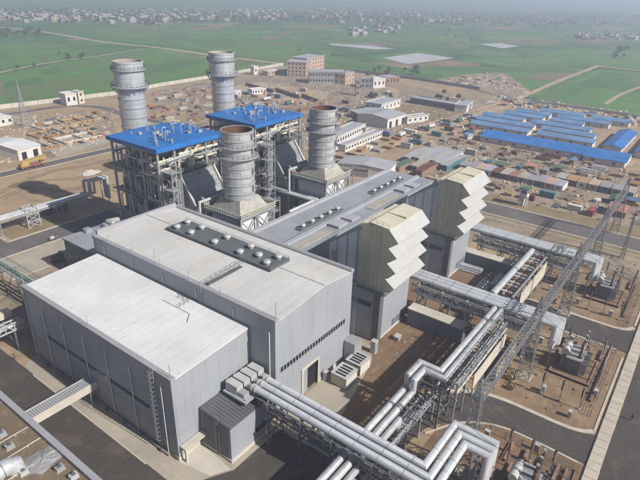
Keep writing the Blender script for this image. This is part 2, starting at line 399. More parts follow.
# asphalt
rect('road', 209.8, 222.2, -80, 112, .07, ASPHL)
rect('road', 40, 209.8, -13, -.2, .068, ASPH)
sheet('road', smooth_line([(94.2,-.2),(94.6,12),(94.0,20),(90,27),(83,32),(74,33)])+[(74,41)]+smooth_line([(84,40),(93,36),(99.5,29),(102,22),(102.3,8),(104.5,2),(108,-.2)]), .064, ASPH)
sheet('road', smooth_line([(137,-.2),(139.6,3),(140,9),(140,22),(138,32)])+smooth_line([(148,38),(150,34),(150.2,14),(150.6,6),(155,-.2)]), .064, ASPH)
rect('road', 34, 41.5, 20, 176, .066, ASPH)
sheet('road', [(41.5,20),(41.5,62),(45.5,64),(50.5,64),(50.5,56.2),(58,56.2),(64,56),(72,50),(72,20)], .066, ASPH)
rect('road', 34, 112, 177.5, 187.5, .07, ASPHL)
rect('road', 63, 71.5, 187.5, 259.5, .066, ASPHL)
# paved and bare yards between the halls and the racks
sheet('pavement', smooth_line([(45.5,65),(43,64.2),(41.8,66),(41.5,70),(41.5,112),(42.2,117),(45.5,119)]), .14, CONC)
sheet('pavement', [(41.5,71),(41.5,63),(45.6,58.8),(50.8,55.9),(64,55.9),(64,58),(52.2,58),(52.2,66.2),(45.4,66.4)], .11, CONC)
sheet('pavement', [(45.6,65.5),(47,58.5),(50.6,56.4),(51.4,65.5)], .12, CONCL)
sheet('paved_yard', [(67,46),(84,50),(95,52.5),(101,56),(101,79),(94,79),(94,58.4),(67,58.4)], .08, CONC)
rect('soil_yard', 68, 119, 36, 57, .06, DIRTB)
rect('soil_yard', 118, 166, 38, 78, .055, DIRTB)
rect('paved_yard', 60, 93, 160, 176, .06, CONC)
rect('paved_yard', 46, 100, 120, 160, .05, DIRTG)
rect('bare_ground', 103, 139.5, 2.6, 31, .05, BAYS)
rect('bare_ground', 151, 186, 2.6, 34, .05, BAYS)
rect('bare_ground', 186, 204, 2.6, 34, .05, DIRTG)
rect('bare_ground', 66, 93.8, 2.6, 30, .05, DIRTB)
rect('bare_ground', 180, 208, 34, 74, .06, DIRTG)

def kerb(pts, width=.5, h=.16, m=KERB):
    l = offset_line(pts, width/2); r = offset_line(pts, -width/2); n = len(l); mb = MB()
    vs = [(p.x,p.y,z) for z in (.02, h+.03) for p in l]+[(p.x,p.y,z) for z in (.02, h+.03) for p in r]
    fs = []
    for i in range(n-1):
        a, b, c, d = i, n+i, 2*n+i, 3*n+i
        fs += [(b,d,d+1,b+1), (a,b,b+1,a+1), (c,c+1,d+1,d)]
    return struct(mb.add(vs, fs).build('kerb', m))
kerb([(209.5,-60),(209.5,112)], .9); kerb([(222.6,-60),(222.6,112)], .9)
kerb([(205.5,-40),(205.5,75)], .5, .1)
kerb(smooth_line([(83,40.6),(93.3,36.6),(100,29.4),(102.4,22),(102.7,8),(104.8,3.2)]), 1.0)
kerb(smooth_line([(93.8,4),(94.2,12),(93.6,20),(89.6,26.6),(82,31.4)]), .5)
kerb(smooth_line([(139.6,5),(139.7,22),(138,31)]), .6); kerb(smooth_line([(148.4,38),(150.5,34),(150.6,14),(151,6.2),(154,3.2)]), 1.0)
kerb([(104.8,3.2),(137,3.2)], .5); kerb([(155,3.2),(204,3.2)], .5)
kerb([(41.4,70),(41.4,112)], .3, .14); kerb([(52,176.8),(110,176.8)], .6); kerb([(72,188.2),(110,188.2)], .9)
kerb([(72.2,189),(72.2,258)], .7); kerb([(72,259),(240,259)], .5); kerb([(52,267),(240,267)], .6)
kerb([(60,160.2),(93,160.2)], .4); kerb([(93,160.2),(93,176)], .4)
# cable trench with cover slabs beside the plant road
tr = T('cable_trench', 'long straight strip of pale concrete trench covers along the road at right', 'trench', (60, 1.3, 0))
MB().box(60, 208, -.05, 2.5, -.2, .26).build('trench_wall', KERB, tr)
sm = None
for i in range(62):
    x = 60.1+i*2.38
    if sm is None:
        sm = MB().box(-1.14, 1.14, -1.12, 1.12, 0, .12)
        me = bpy.data.meshes.new('cover_slab'); me.from_pydata(sm.v, [], sm.f); me.materials.append(KERB); me.update()
    o = bpy.data.objects.new('cover_slab', me); COL.objects.link(o); o.parent = tr
    o.location = (x+1.19-60, -.08+random.uniform(-.03,.03), .262+random.uniform(0,.03)); o.rotation_euler = (0,0,random.uniform(-.006,.006))

# wheel ruts pressed into the bare ground
def ruts(pxl, world=False):
    c = smooth_line(pxl if world else xyz(*pxl), 8)
    for d in (-1.1, 1.1): strip('wheel_rut', offset_line(c, d), .7, .075, DIRTB)
ruts(((0,200),(40,182),(80,178),(112,168))); ruts(((0,192),(50,172),(84,166),(110,160))); ruts(((10,186),(70,190),(104,176)))
ruts([(200,20),(195,45),(188,60),(184,75)], True); ruts(((300,170),(380,143),(440,122),(500,105))); ruts(((470,175),(520,168),(580,170),(640,178)))
ruts(((460,150),(540,166),(600,168),(640,166))); ruts(((150,112),(180,104),(215,98))); ruts(((240,104),(300,110),(350,106),(396,96)))
# ------------------------------------------------------------------ the two turbine halls
def rail(mb, pts, h=1.1, step=2.0, r=.07):
    """posts and two rails along a polyline"""
    for a, b in zip(pts[:-1], pts[1:]):
        a = Vector(a); b = Vector(b); L_ = (b-a).length; n = max(1, int(L_/step))
        for i in range(n+1):
            p = a.lerp(b, i/n); mb.beam(p, p+Vector((0,0,h)), r)
        for k in (h, h*.5): mb.beam(a+Vector((0,0,k)), b+Vector((0,0,k)), r)
    return mb

fh = T('low_turbine_hall', 'low hall with bright white roof and dark long wall, nearest the camera', 'hall', (56, 92, 0))
X0, X1, Y0, Y1, ZE, ZR = 45.9, 66.0, 65.7, 118.5, 19.4, 20.3
MB().box(X0, X0+.35, Y0, Y1, .5, ZE).build('long_wall', WALL, fh)
MB().yprism([(X0+.35,.5),(X1,.5),(X1,ZR),(X0+.35,ZE)], Y0+.003, Y0+.35).build('gable_wall', WALL, fh)
MB().yprism([(X0+.35,.5),(X1,.5),(X1,ZR),(X0+.35,ZE)], Y1-.35, Y1-.003).build('gable_wall', WALL, fh)
MB().box(X0-.12, X1-.3, Y0-.1, Y0+.45, 0, .9).build('plinth', CONCL, fh)
MB().box(X0-.12, X0+.45, Y0+.45, Y1, 0, .9).build('plinth', CONC, fh)
rf = MB().yprism([(X0+.9,ZE-.12),(X1-.02,ZR-.1),(X1-.02,ZR+.14),(X0+.9,ZE+.12)], Y0-.12, Y1+.12).build('roof', WHITE, fh)
MB().box(X0-.12, X0+1.0, Y0-.16, Y1+.16, ZE-.25, ZE+.42).build('coping', COPING, rf)
MB().yprism([(X0+1.0,ZE-.35),(X1-.05,ZR-.3),(X1-.05,ZR-.14),(X0+1.0,ZE-.14)], Y0-.18, Y0-.01).build('verge_trim', COPING, rf)
ws = MB().box(X0-.06, X0+.02, 73.4, 111.2, 8.7, 9.6).build('window_strip', WIN, fh)
for i in range(26): y = 73.4+i*37.8/25; MB().box(X0-.10, X0-.05, y-.05, y+.05, 8.7, 9.6).build('mullion', STEELD, ws)
for y in (110.4, 102.3, 94.2, 86.2, 78.2): MB().tube([(X0-.2,y,.3),(X0-.2,y,16.3),(X0+.02,y,16.6)], .13, 6).build('downpipe', WHITEW, fh)
MB().tube([(X0-.2,117.9,.3),(X0-.2,117.9,18.6)], .13, 6).build('downpipe', WHITEW, fh)
MB().tube([(X0-.2,68.6,.3),(X0-.2,68.6,17.2),(X0+.02,68.6,17.5)], .13, 6).build('downpipe', WHITEW, fh)
mb = MB()
for y in (70.3, 71.1): mb.beam((X0-.35,y,.5), (X0-.35,y,ZE+1.2), .09)
for i in range(46): mb.beam((X0-.35,70.3,.8+i*.42), (X0-.35,71.1,.8+i*.42), .06)
for i in range(16):
    z = 3+i*1.1; mb.beam((X0-.35,70.2,z),(X0-1.0,70.4,z),.06); mb.beam((X0-1.0,70.4,z),(X0-1.0,71.0,z),.06); mb.beam((X0-1.0,71.0,z),(X0-.35,71.2,z),.06)
for y in (70.4, 70.7, 71.0): mb.beam((X0-1.0,y,3),(X0-1.0,y,19.6),.05)
mb.build('caged_ladder', GALV, fh)
for y, h in ((66.2,3.2),(92,3.0),(118,3.4)): MB().beam((X0+.4,y,ZE+.4),(X0+.4,y,ZE+h),.09).build('lightning_rod', GALV, rf)
mb = MB(); rail(mb, [(62.2,82.5,ZR-.1),(64.6,82.5,ZR),(64.6,86,ZR)], 1.1, 1.2, .06); mb.build('roof_handrail', RUST, rf)
MB().tube([(59.5,77,ZR-.1),(61.8,79,ZR-.02),(61.8,88,ZR-.02)], .06, 5).build('roof_cable', RUST, rf)
for zz in (6.4, 13.2): MB().box(X0-.05, X0-.002, 65.75, 118.4, zz-.08, zz+.08).build('sheet_lap', WALL, fh)
for zz in (6.4, 13.2): MB().box(X0+.4, X1-.3, 65.64, 65.7, zz-.08, zz+.08).build('sheet_lap', WALL, fh)
MB().tube([(X0-.5,68,.55),(X0-.5,117,.55)], .22, 8).build('drain_pipe', GREYW, fh)
for y in range(70, 117, 6): MB().box(X0-.9, X0-.13, y, y+.6, .14, .9).build('pipe_bracket', STEELD, fh)

mh = T('high_turbine_hall', 'tall grey hall behind it with cream roof and a dark deck of ventilators', 'hall', (80, 90, 0))
X0, X1, Y0, Y1, ZE, ZR, XR = 66.15, 93.6, 58.6, 120.5, 24.3, 25.4, 82.3
gw = [(X0+.35,.5),(X1-.35,.5),(X1-.35,ZE),(XR,ZR),(X0+.35,ZE)]
DX0, DX1, DZ = 75.2, 80.6, 7.0
MB().box(X0, X0+.35, Y0, Y1, .5, ZE).build('long_wall', WALL, mh); MB().box(X1-.35, X1, Y0, Y1, .5, ZE).build('long_wall', WALL, mh)
MB().yprism([(X0+.35,.5),(DX0,.5),(DX0,DZ),(DX1,DZ),(DX1,.5),(X1-.35,.5),(X1-.35,ZE),(XR,ZR),(X0+.35,ZE)], Y0+.003, Y0+.35).build('gable_wall', WALL, mh)
MB().yprism(gw, Y1-.35, Y1-.003).build('gable_wall', WALL, mh)
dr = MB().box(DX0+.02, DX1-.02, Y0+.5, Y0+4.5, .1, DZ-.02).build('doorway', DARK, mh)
mb = MB(); mb.box(DX0-.5, DX0, Y0-.25, Y0+.3, .1, DZ+.5); mb.box(DX1, DX1+.5, Y0-.25, Y0+.3, .1, DZ+.5); mb.box(DX0, DX1, Y0-.25, Y0+.3, DZ, DZ+.5)
mb.build('door_frame', CONCL, dr)
MB().box(DX0+.1, DX0+1.9, Y0+.1, Y0+.25, .1, DZ-.1).build('door_leaf', GALV, dr)
MB().box(X0-.1, DX0-.5, Y0-.1, Y0+.45, 0, .9).build('plinth', CONCL, mh); MB().box(DX1+.5, X1+.1, Y0-.1, Y0+.45, 0, .9).build('plinth', CONCL, mh)
ra = MB().yprism([(X0+.9,ZE-.1),(XR,ZR),(XR,ZR+.2),(X0+.9,ZE+.14)], Y0-.12, Y1+.12).build('roof_slope', CREAM, mh)
rb = MB().yprism([(XR+.005,ZR),(X1-.9,ZE-.1),(X1-.9,ZE+.14),(XR+.005,ZR+.2)], Y0-.12, Y1+.12).build('roof_slope', CREAM, mh)
MB().box(X0-.12, X0+1.1, Y0-.16, Y1+.16, ZE-.25, ZE+.5).build('coping', COPING, mh)
MB().tube([(X1-.35,Y0-.16,ZE+.25),(X1-.35,Y1+.16,ZE+.25)], .62, 10).build('round_coping', COPING, mh, smooth=True)
MB().box(X0+1.1, X1-.9, Y1-.6, Y1+.2, ZE-.2, ZR+.55).build('end_coping', COPING, mh)
MB().yprism([(XR-.3,ZR+.08),(XR+.3,ZR+.08),(XR,ZR+.34)], Y0-.14, Y1+.14).build('ridge_cap', COPING, mh)
ws = MB().box(67.6, 91.2, Y0-.06, Y0+.02, 11.2, 12.4).build('window_strip', WIN, mh)
for i in range(25): x = 67.6+i*23.6/24; MB().box(x-.12, x+.12, Y0-.11, Y0-.05, 11.2, 12.4).build('mullion', GALV, ws)
for y in (60.0,): MB().tube([(X0-.2,y,.3),(X0-.2,y,21.5)], .14, 6).build('downpipe', WHITEW, mh)
for y in (74,84,94,104,114,119.6): MB().beam((X0+.3,y,ZE+.4),(X0+.3,y,ZE+2.6),.1).build('lightning_rod', GALV, mh)
for y in (59, 96): MB().beam((X0+.7,y,ZE+.4),(X0+.7,y,ZE+4.4),.1).build('lightning_rod', GALV, mh)
for i in range(5):                                                # light stubs down the strip of wall above the low roof
    y = 70+i*11.4; MB().tube([(X0-.16,y,21.2),(X0-.16,y,23.2)], .13, 6).build('downpipe', WHITEW, mh)
dk = MB().box(79.4, 86.3, 71.6, 107.8, ZR+.1, ZR+.75).build('ventilator_deck', DECK, mh)
mb = MB(); rail(mb, [(79.5,71.7,ZR+.75),(86.2,71.7,ZR+.75),(86.2,107.7,ZR+.75)], .7, 3, .05); mb.build('deck_rail', STEELD, dk)
for x, y in [(80.9,y) for y in (105,99.6,91,82.4,73.9)]+[(84.7,y) for y in (105.4,99.9,90.6,82.5,73.7)]+[(82.5,77.8)]:
    b = MB().lathe(x, y, [(.6,ZR+.75),(.6,ZR+1.2),(.9,ZR+1.25),(.95,ZR+1.45),(.8,ZR+1.75),(.4,ZR+1.95),(.05,ZR+2.0)], 14).build('ventilator', DOME, dk, smooth=True)
mb = MB(); mb.box(67.3, 79.4, 78.4, 79.5, ZE+.75, ZE+.95)
rail(mb, [(67.3,78.4,ZE+.9),(79.4,78.4,ZR+.5)], 1.1, 1.5, .06); rail(mb, [(67.3,79.5,ZE+.9),(79.4,79.5,ZR+.5)], 1.1, 1.5, .06)
mb.build('roof_walkway', DECK, mh)
mb = MB()
for y in (79.6,80.4): mb.beam((X0-.25,y,ZR-5),(X0-.25,y,ZE+1.4),.09)
for i in range(12): mb.beam((X0-.25,79.6,20.6+i*.42),(X0-.25,80.4,20.6+i*.42),.06)
mb.build('wall_ladder', GALV, mh)
for zz in (8.6, 16.4): MB().box(X0+.4, X1-.4, Y0-.05, Y0-.001, zz-.08, zz+.08).build('sheet_lap', WALL, mh)
MB().box(91.2, 94.6, 55.4, 58.4, 0, 6.2).build('meter_box', GALV, mh)

# low electrical block behind the high hall
eb = T('electrical_block', 'low flat block with dark roof between the high hall and the left boiler', 'building', (88, 138, 0))
MB().box(74, 97, 121.2, 152, .2, 11.4).build('walls', WALLD, eb)
MB().box(73.7, 97.3, 120.9, 152.3, 11.4, 11.9).build('roof', ROOFG, eb)
for x, y in ((86,148),(90,144),(80,149)): MB().box(x, x+2, y, y+2, 11.9, 13.2).build('roof_unit', GALV, eb)
MB().tube([(93,151,12.2),(88,149,13.6),(88,146.5,13.6),(88,145,12)], .8, 10).build('roof_duct', HOOD, eb, smooth=True)
for i in range(8): MB().box(73.90, 74.02, 123.5+i*3.5, 125.3+i*3.5, 6, 7.6).build('window', WIN, eb)

# small switchgear annex at the foot of the low hall
an = T('switchgear_annex', 'small grey two-storey annex with ribbed dark roof below the three big ducts', 'building', (57, 61, 0))
MB().box(51.8, 63.2, 57.4, 65.55, .8, 8.8).build('walls', WALL, an)
MB().box(51.6, 63.4, 57.2, 65.55, 0, .8).build('plinth', CONCL, an)
MB().hexa([(51.5,57.1,8.8),(63.5,57.1,8.8),(63.5,65.55,8.8),(51.5,65.55,8.8),(51.5,57.1,9.0),(63.5,57.1,9.0),(63.5,65.55,9.5),(51.5,65.55,9.5)]).build('roof', ROOFD, an)
mb = MB()
for i in range(17): x = 51.7+i*.73; mb.hexa([(x,57.2,9.0),(x+.14,57.2,9.0),(x+.14,65.5,9.49),(x,65.5,9.49),(x,57.2,9.14),(x+.14,57.2,9.14),(x+.14,65.5,9.63),(x,65.5,9.63)])
mb.build('roof_ribs', ROOFD, an)
MB().box(51.72, 51.82, 57.9, 60.3, .9, 8.4).build('door', WALLD, an); MB().box(51.72, 51.82, 61.6, 65.0, .9, 8.4).build('shutter', STEELD, an)
MB().tube([(51.6,60.9,.3),(51.6,60.9,7.6)], .14, 6).build('standpipe', REDP, an)
mb = MB()
for y in (60.4,61.4): mb.beam((51.55,y,.8),(51.55,y,9.8),.07)
for i in range(20): mb.beam((51.55,60.4,1+i*.42),(51.55,61.4,1+i*.42),.05)
mb.build('ladder', GALV, an)
for i in range(5): MB().box(58.6+i*.85, 59.2+i*.85, 57.33, 57.42, 2.4, 3.6).build('louvre', WIN, an)
MB().box(54.4, 54.8, 57.3, 57.42, 4.6, 5.1).build('wall_lamp', HOOD, an)
MB().box(46.2, 51.7, 63.9, 65.5, 3.4, 3.75).build('door_canopy', CONCL, an)
MB().box(46.4, 46.8, 64.1, 64.5, .1, 3.4).build('canopy_post', CONCL, an)

# bus enclosure from which the three near ducts leave
be = T('bus_enclosure', 'cluster of white bus housings on a steel table against the low hall', 'equipment', (62, 61, 0))
mb = MB()
for x in (57.6, 61.5, 65.5):
    for y in (59.2, 63.6): mb.beam((x,y,8.9 if x < 63 and y > 57 else 0),(x,y,10.6),.3)
mb.build('table_legs', STEELD, be)
MB().box(57.0, 66.0, 58.4, 64.6, 10.2, 10.6).build('table', STEEL, be)
for i in range(4): MB().box(57.6+i*2.05, 59.3+i*2.05, 61.2, 64.4, 10.6, 12.6).build('housing', HOOD, be)
for i in range(4): MB().box(57.7+i*2.05, 59.2+i*2.05, 59.4, 61.0, 10.6, 11.6).build('junction_box', GALV, be)
for i in range(3):
    x = 60.2+i*1.75
    MB().lathe(0, 0, [(1,0)], 3)
    mb = MB(); mb.tube([(x,59.4,12),(x,58.9,12)], .84, 14); mb.tube([(x,58.6,12),(x,58.2,12)], .82, 14); mb.build('flange', HOOD, be, smooth=True)

# ------------------------------------------------------------------ gas turbine hall
gt = T('gas_turbine_hall', 'long grey flat-roofed hall running between the chimneys and the louvred intakes', 'hall', (136, 88, 0))
MB().box(94.2, 178, 79, 97.6, .3, 19.4).build('walls', WALL, gt)
MB().box(93.9, 178.3, 78.7, 97.9, 19.4, 19.9).build('roof', ROOFG, gt)
MB().box(93.9, 178.3, 97.0, 98.2, 19.9, 20.7).build('rear_parapet', ROOFP, gt)
MB().box(94.0, 178.2, 84.6, 86.0, 19.905, 20.5).build('roof_step', ROOFP, gt)
MB().box(94.2, 178, 66.5, 79, .3, 12).build('front_bay', WALL, gt)
MB().box(94.0, 178.3, 66.2, 78.695, 12, 12.4).build('front_roof', ROOFG, gt)
for xx in (112, 151.5):
    st = MB().box(xx-1.2, xx+20.5, 87.6, 90.0, 19.905, 20.25).build('vent_strip', DECK, gt)
    for i in range(5):
        x = xx+1+i*4.4
        MB().lathe(x, 88.8, [(.55,20.25),(.55,20.7),(.8,20.75),(.85,21.0),(.65,21.3),(.05,21.45)], 12).build('ventilator', DOME, st, smooth=True)
    MB().box(xx-14, xx+24, 86.1, 86.7, 19.905, 20.2).build('gutter', DECK, gt)
    MB().box(xx-13, xx+4, 80.6, 83.2, 19.905, 20.1).build('walk_boards', BEIGE, gt)
    for i in range(1,3): MB().box(xx+i*7, xx+i*7+4.6, 80.3, 84.0, 19.905, 20.5+.25*(i % 2)).build('roof_hatch', ROOFP, gt)
    mb = MB(); rail(mb, [(xx-3,86.6,19.9),(xx+19,86.6,19.9)], 1.0, 2.2, .06); mb.build('roof_rail', STEEL, gt)
mb = MB(); rail(mb, [(94.2,79,19.9),(178,79,19.9)], 1.1, 2.5, .06); mb.build('roof_rail', GALV, gt)
for i in range(7): MB().box(120.5+i*3.2, 122.7+i*3.2, 78.94, 79.03, 15.2, 16.6).build('window', WIN, gt)

# ------------------------------------------------------------------ air intakes
def intake():
    t = T('air_intake', 'louvred cream air intake tower nearer the high hall', 'air intake', (110, 60, 0), 'air intake towers')
    MB().box(103.2, 119, 56.2, 72, .6, 15.4).build('base_house', WALL, t)
    MB().box(103.0, 119.2, 56.0, 72.2, 0, .6).build('plinth', CONCL, t)
    MB().box(102.6, 104.4, 55.7, 57.6, .1, 15.6).build('corner_pier', STEELD, t)
    b = MB().box(103.12, 103.22, 58.6, 70, 9.6, 11).build('window_strip', WIN, t)
    for i in range(3): MB().box(111+i*2.4, 112.6+i*2.4, 56.08, 56.22, 1.0, 3.0).build('louvre', WALLD, t)
    bd = MB().box(102.0, 117.6, 54.4, 61.9, 15.6, 33.1).build('filter_house', KHAKI, t)
    for y in (54.5, 57.0, 59.4, 61.6): MB().box(101.82, 102.02, y-.22, y+.22, 15.7, 33.0).build('wall_rib', KHAKI, bd)
    for z in (20, 24.4, 28.8): MB().box(101.9, 102.01, 54.7, 61.4, z-.1, z+.1).build('wall_band', KHAKI, bd)
    MB().xprism([(54.25,33.3),(59.6,33.75),(62.1,32.2),(62.1,31.9),(59.6,33.4),(54.25,33.05)], 101.7, 117.9).build('roof', CREAMP, t)
    MB().box(109.7, 109.9, 54.3, 59.5, 33.1, 33.85).build('roof_joint', KHAKI, t)
    for zt, zp, ze in ((33.2,30.5,28.7),(28.6,26.6,24.7),(24.6,22.6,20.3),(20.2,18.3,16.3)):
        h = MB().add([(101.6,54.3,zt),(118.0,54.3,zt),(118.0,51.7,zp),(101.6,51.7,zp),(101.6,54.3,zt-.16),(118.0,54.3,zt-.16),(118.0,51.75,zp-.16),(101.6,51.75,zp-.16)],
                     [(0,3,2,1),(4,5,6,7),(0,1,5,4),(2,3,7,6),(1,2,6,5),(3,0,4,7)]).build('hood', HOOD, t)
        for x in (101.62, 117.92): MB().hexa([(x,54.3,ze),(x+.06,54.3,ze),(x+.06,51.9,zp-.2),(x,51.9,zp-.2),(x,54.3,zt-.2),(x+.06,54.3,zt-.2),(x+.06,51.9,zp-.15),(x,51.9,zp-.15)]).build('hood_cheek', KHAKI, h)
        MB().hexa([(102,53.9,ze),(117.6,53.9,ze),(117.6,52.0,zp-.35),(102,52.0,zp-.35),(102,53.9,ze+.12),(117.6,53.9,ze+.12),(117.6,52.0,zp-.25),(102,52.0,zp-.25)]).build('underside_shade', DARK, h)  # near-black sheet paints in the shade beneath each hood
    MB().box(101.4, 118.2, 53.9, 62.3, 15.4, 15.75).build('support_deck', STEELD, t)
    # sloping duct from the filter house down to the turbine hall
    d = MB().xprism([(61.95,16.4),(61.95,30.6),(64.5,29.6),(72.4,24.0),(72.4,12.45),(66,12.45)], 103.6, 116).build('inlet_duct', DUCTP, t)
    MB().xprism([(61.95,30.62),(64.5,29.62),(72.7,23.85),(72.7,24.15),(64.5,29.95),(61.95,30.95)], 103.3, 116.3).build('duct_roof', DUCTR, d)
    MB().tube([(102.9,71,13),(102.9,71,22)], .5, 8).build('duct_pipe', GALV, d, smooth=True)
    for yy, zz in ((64,29.7),(67,27.8),(70,25.7)): MB().box(103.4, 116.2, yy-.12, yy+.12, 12.5, zz).build('duct_stiffener', STEEL, d)
    mb = MB(); rail(mb, [(101.6,53.9,15.75),(101.6,62.2,15.75)], 1.1, 1.6, .06); rail(mb, [(101.8,54.5,33.4),(101.8,59.6,33.8)], 1.0, 1.6, .05); mb.build('handrail', GALV, t)
    mb = MB()
    for y in (62.3,63.0): mb.beam((101.7,y,.2),(101.7,y,33),.08)
    for i in range(70): mb.beam((101.7,62.3,.5+i*.46),(101.7,63.0,.5+i*.46),.05)
    mb.build('ladder', GALV, t)
    return t
i1 = intake()
copy_tree(i1, delta=(42,0,0), label='louvred cream air intake tower farther from the high hall, beside the outer road')

# ------------------------------------------------------------------ bypass chimneys
def bypass():
    cx, cy = 109.5, 110.7
    t = T('bypass_chimney', 'short wide silver chimney with rusty open top, nearer the high hall roof', 'chimney', (cx, cy, 0), 'bypass chimneys')
    sh = MB().lathe(cx, cy, [(4.75,25.7),(4.75,45.6),(4.9,45.6),(4.9,46.1),(4.5,46.1),(4.4,44)], 36, cap1=False).build('shaft', SILVD, t, smooth=True)
    MB().lathe(cx, cy, [(4.39,46.0),(4.35,30),(.1,29.8)], 36, cap0=False).build('liner', RUST, t, smooth=True)
    for z in (27.6, 30.2, 32.8, 35.4, 43.4): MB().lathe(cx, cy, [(4.75,z-.1),(4.97,z-.1),(4.97,z+.1),(4.75,z+.1)], 32, False, False).build('stiffener_ring', STEEL, sh)
    for z, r in ((41.6,5.7),(38.6,6.1)):
        pf = MB().lathe(cx, cy, [(4.76,z-.3),(r,z-.3),(r,z),(4.76,z)], 32, False, False).build('platform', STEEL, t)
        mb = MB(); ring = [(cx+(r-.1)*math.cos(a*math.pi/12), cy+(r-.1)*math.sin(a*math.pi/12), z) for a in range(25)]
        rail(mb, ring, 1.1, 1.6, .07); mb.build('handrail', GALV, pf)
    for a0 in (-108, 170):                                      # pale inspection plates and dark ducts down the shaft
        for z in (28.9, 31.5, 34.1, 40.4, 44.5):
            a = R_(a0); w_ = .33; mb = MB(); n = 6; vs = []
            for j in range(n+1):
                q = a-w_+2*w_*j/n; vs += [(cx+4.82*math.cos(q), cy+4.82*math.sin(q), z-.6), (cx+4.82*math.cos(q), cy+4.82*math.sin(q), z+.6)]
            mb.add(vs, [(2*j, 2*j+2, 2*j+3, 2*j+1) for j in range(n)]); mb.build('inspection_plate', HOOD, sh, smooth=True)
    for z in (28.9, 34.1, 40.1, 44.4):
        a = R_(-78); q = Vector((cx+4.85*math.cos(a), cy+4.85*math.sin(a), z)); MB().beam(q-Vector((0,0,.95)), q+Vector((0,0,.95)), .4, .45).build('vent_slot', STEELD, sh)
    MB().hexa([(cx-6.0,cy-6.0,22.4),(cx+6.0,cy-6.0,22.4),(cx+6.0,cy+6.0,22.4),(cx-6.0,cy+6.0,22.4),(cx-4.0,cy-4.0,26.0),(cx+4.0,cy-4.0,26.0),(cx+4.0,cy+4.0,26.0),(cx-4.0,cy+4.0,26.0)]).build('transition_hood', LAGG, t)
    MB().box(cx-7.8, cx+7.8, cy-7.8, cy+7.8, 21.8, 22.3).build('deck', STEEL, t)
    mb = MB(); rail(mb, [(cx-7.8,cy-7.8,22.3),(cx+7.8,cy-7.8,22.3),(cx+7.8,cy+7.8,22.3),(cx-7.8,cy+7.8,22.3),(cx-7.8,cy-7.8,22.3)], 1.2, 1.0, .2); mb.build('handrail', CREAMP, t)
    mb = MB().box(cx-6, cx+6, cy-6, cy+6, 3.2, 21.8).build('diverter_box', DUCTP, t)
    for x in (-7.2, 0, 7.2):
        for y in (-7.2, 7.2): MB().box(cx+x-.3, cx+x+.3, cy+y-.3, cy+y+.3, 0, 21.8).build('column', GALV, t)
    for y in (-7.2, 7.2):
        for z in (6, 13.5, 21.4): MB().beam((cx-7.2,cy+y,z),(cx+7.2,cy+y,z),.4).build('beam', GALV, t)
    for x in (-7.2, 7.2):
        for z in (6, 13.5, 21.4): MB().beam((cx+x,cy-7.2,z),(cx+x,cy+7.2,z),.4).build('beam', GALV, t)
    for x0, x1 in ((-7.2,0),(0,7.2)):
        for z0, z1 in ((6,13.5),(13.5,21.4)):
            MB().beam((cx+x0,cy-7.3,z0),(cx+x1,cy-7.3,z1),.28).build('brace', GALV, t); MB().beam((cx+x1,cy-7.35,z0),(cx+x0,cy-7.35,z1),.28).build('brace', GALV, t)
    # outer access tower on the right
    mb = MB()
    for x in (8.4, 11.6):
        for y in (-6, -1): mb.beam((cx+x,cy+y,0),(cx+x,cy+y,23.5),.25)
    for z in (4,9,14,19,22.4):
        mb.box(cx+8.3, cx+11.7, cy-6.1, cy-.9, z-.12, z); rail(mb, [(cx+8.4,cy-6,z),(cx+11.6,cy-6,z),(cx+11.6,cy-1,z)], 1.1, 2, .06)
    mb.build('access_tower', GALV, t)
    mb = MB(); rail(mb, [(cx-7.9,cy-7.9,13.5),(cx+7.9,cy-7.9,13.5)], 1.1, 1.6, .08); mb.build('handrail', GALV, t)
    MB().box(cx-5, cx+5, 97.7, cy-6.05, 4, 13).build('exhaust_duct', CASING, t)
    mb = MB(); a = R_(150)
    for s_ in (-.35,.35):
        q = Vector((cx+5.3*math.cos(a)-s_*math.sin(a), cy+5.3*math.sin(a)+s_*math.cos(a), 0)); mb.beam(q+Vector((0,0,22)), q+Vector((0,0,46)), .08)
    mb.build('ladder', GALV, t)
    for z in (26,):                                                   # side access gallery to the boiler
        MB().box(cx+5.0, cx+9.5, cy+1, cy+2.4, z, z+.2).build('gallery', GALV, t)
    return t
b1 = bypass()
copy_tree(b1, delta=(42,0,0), label='short wide silver chimney with rusty open top, in front of the right blue canopy')

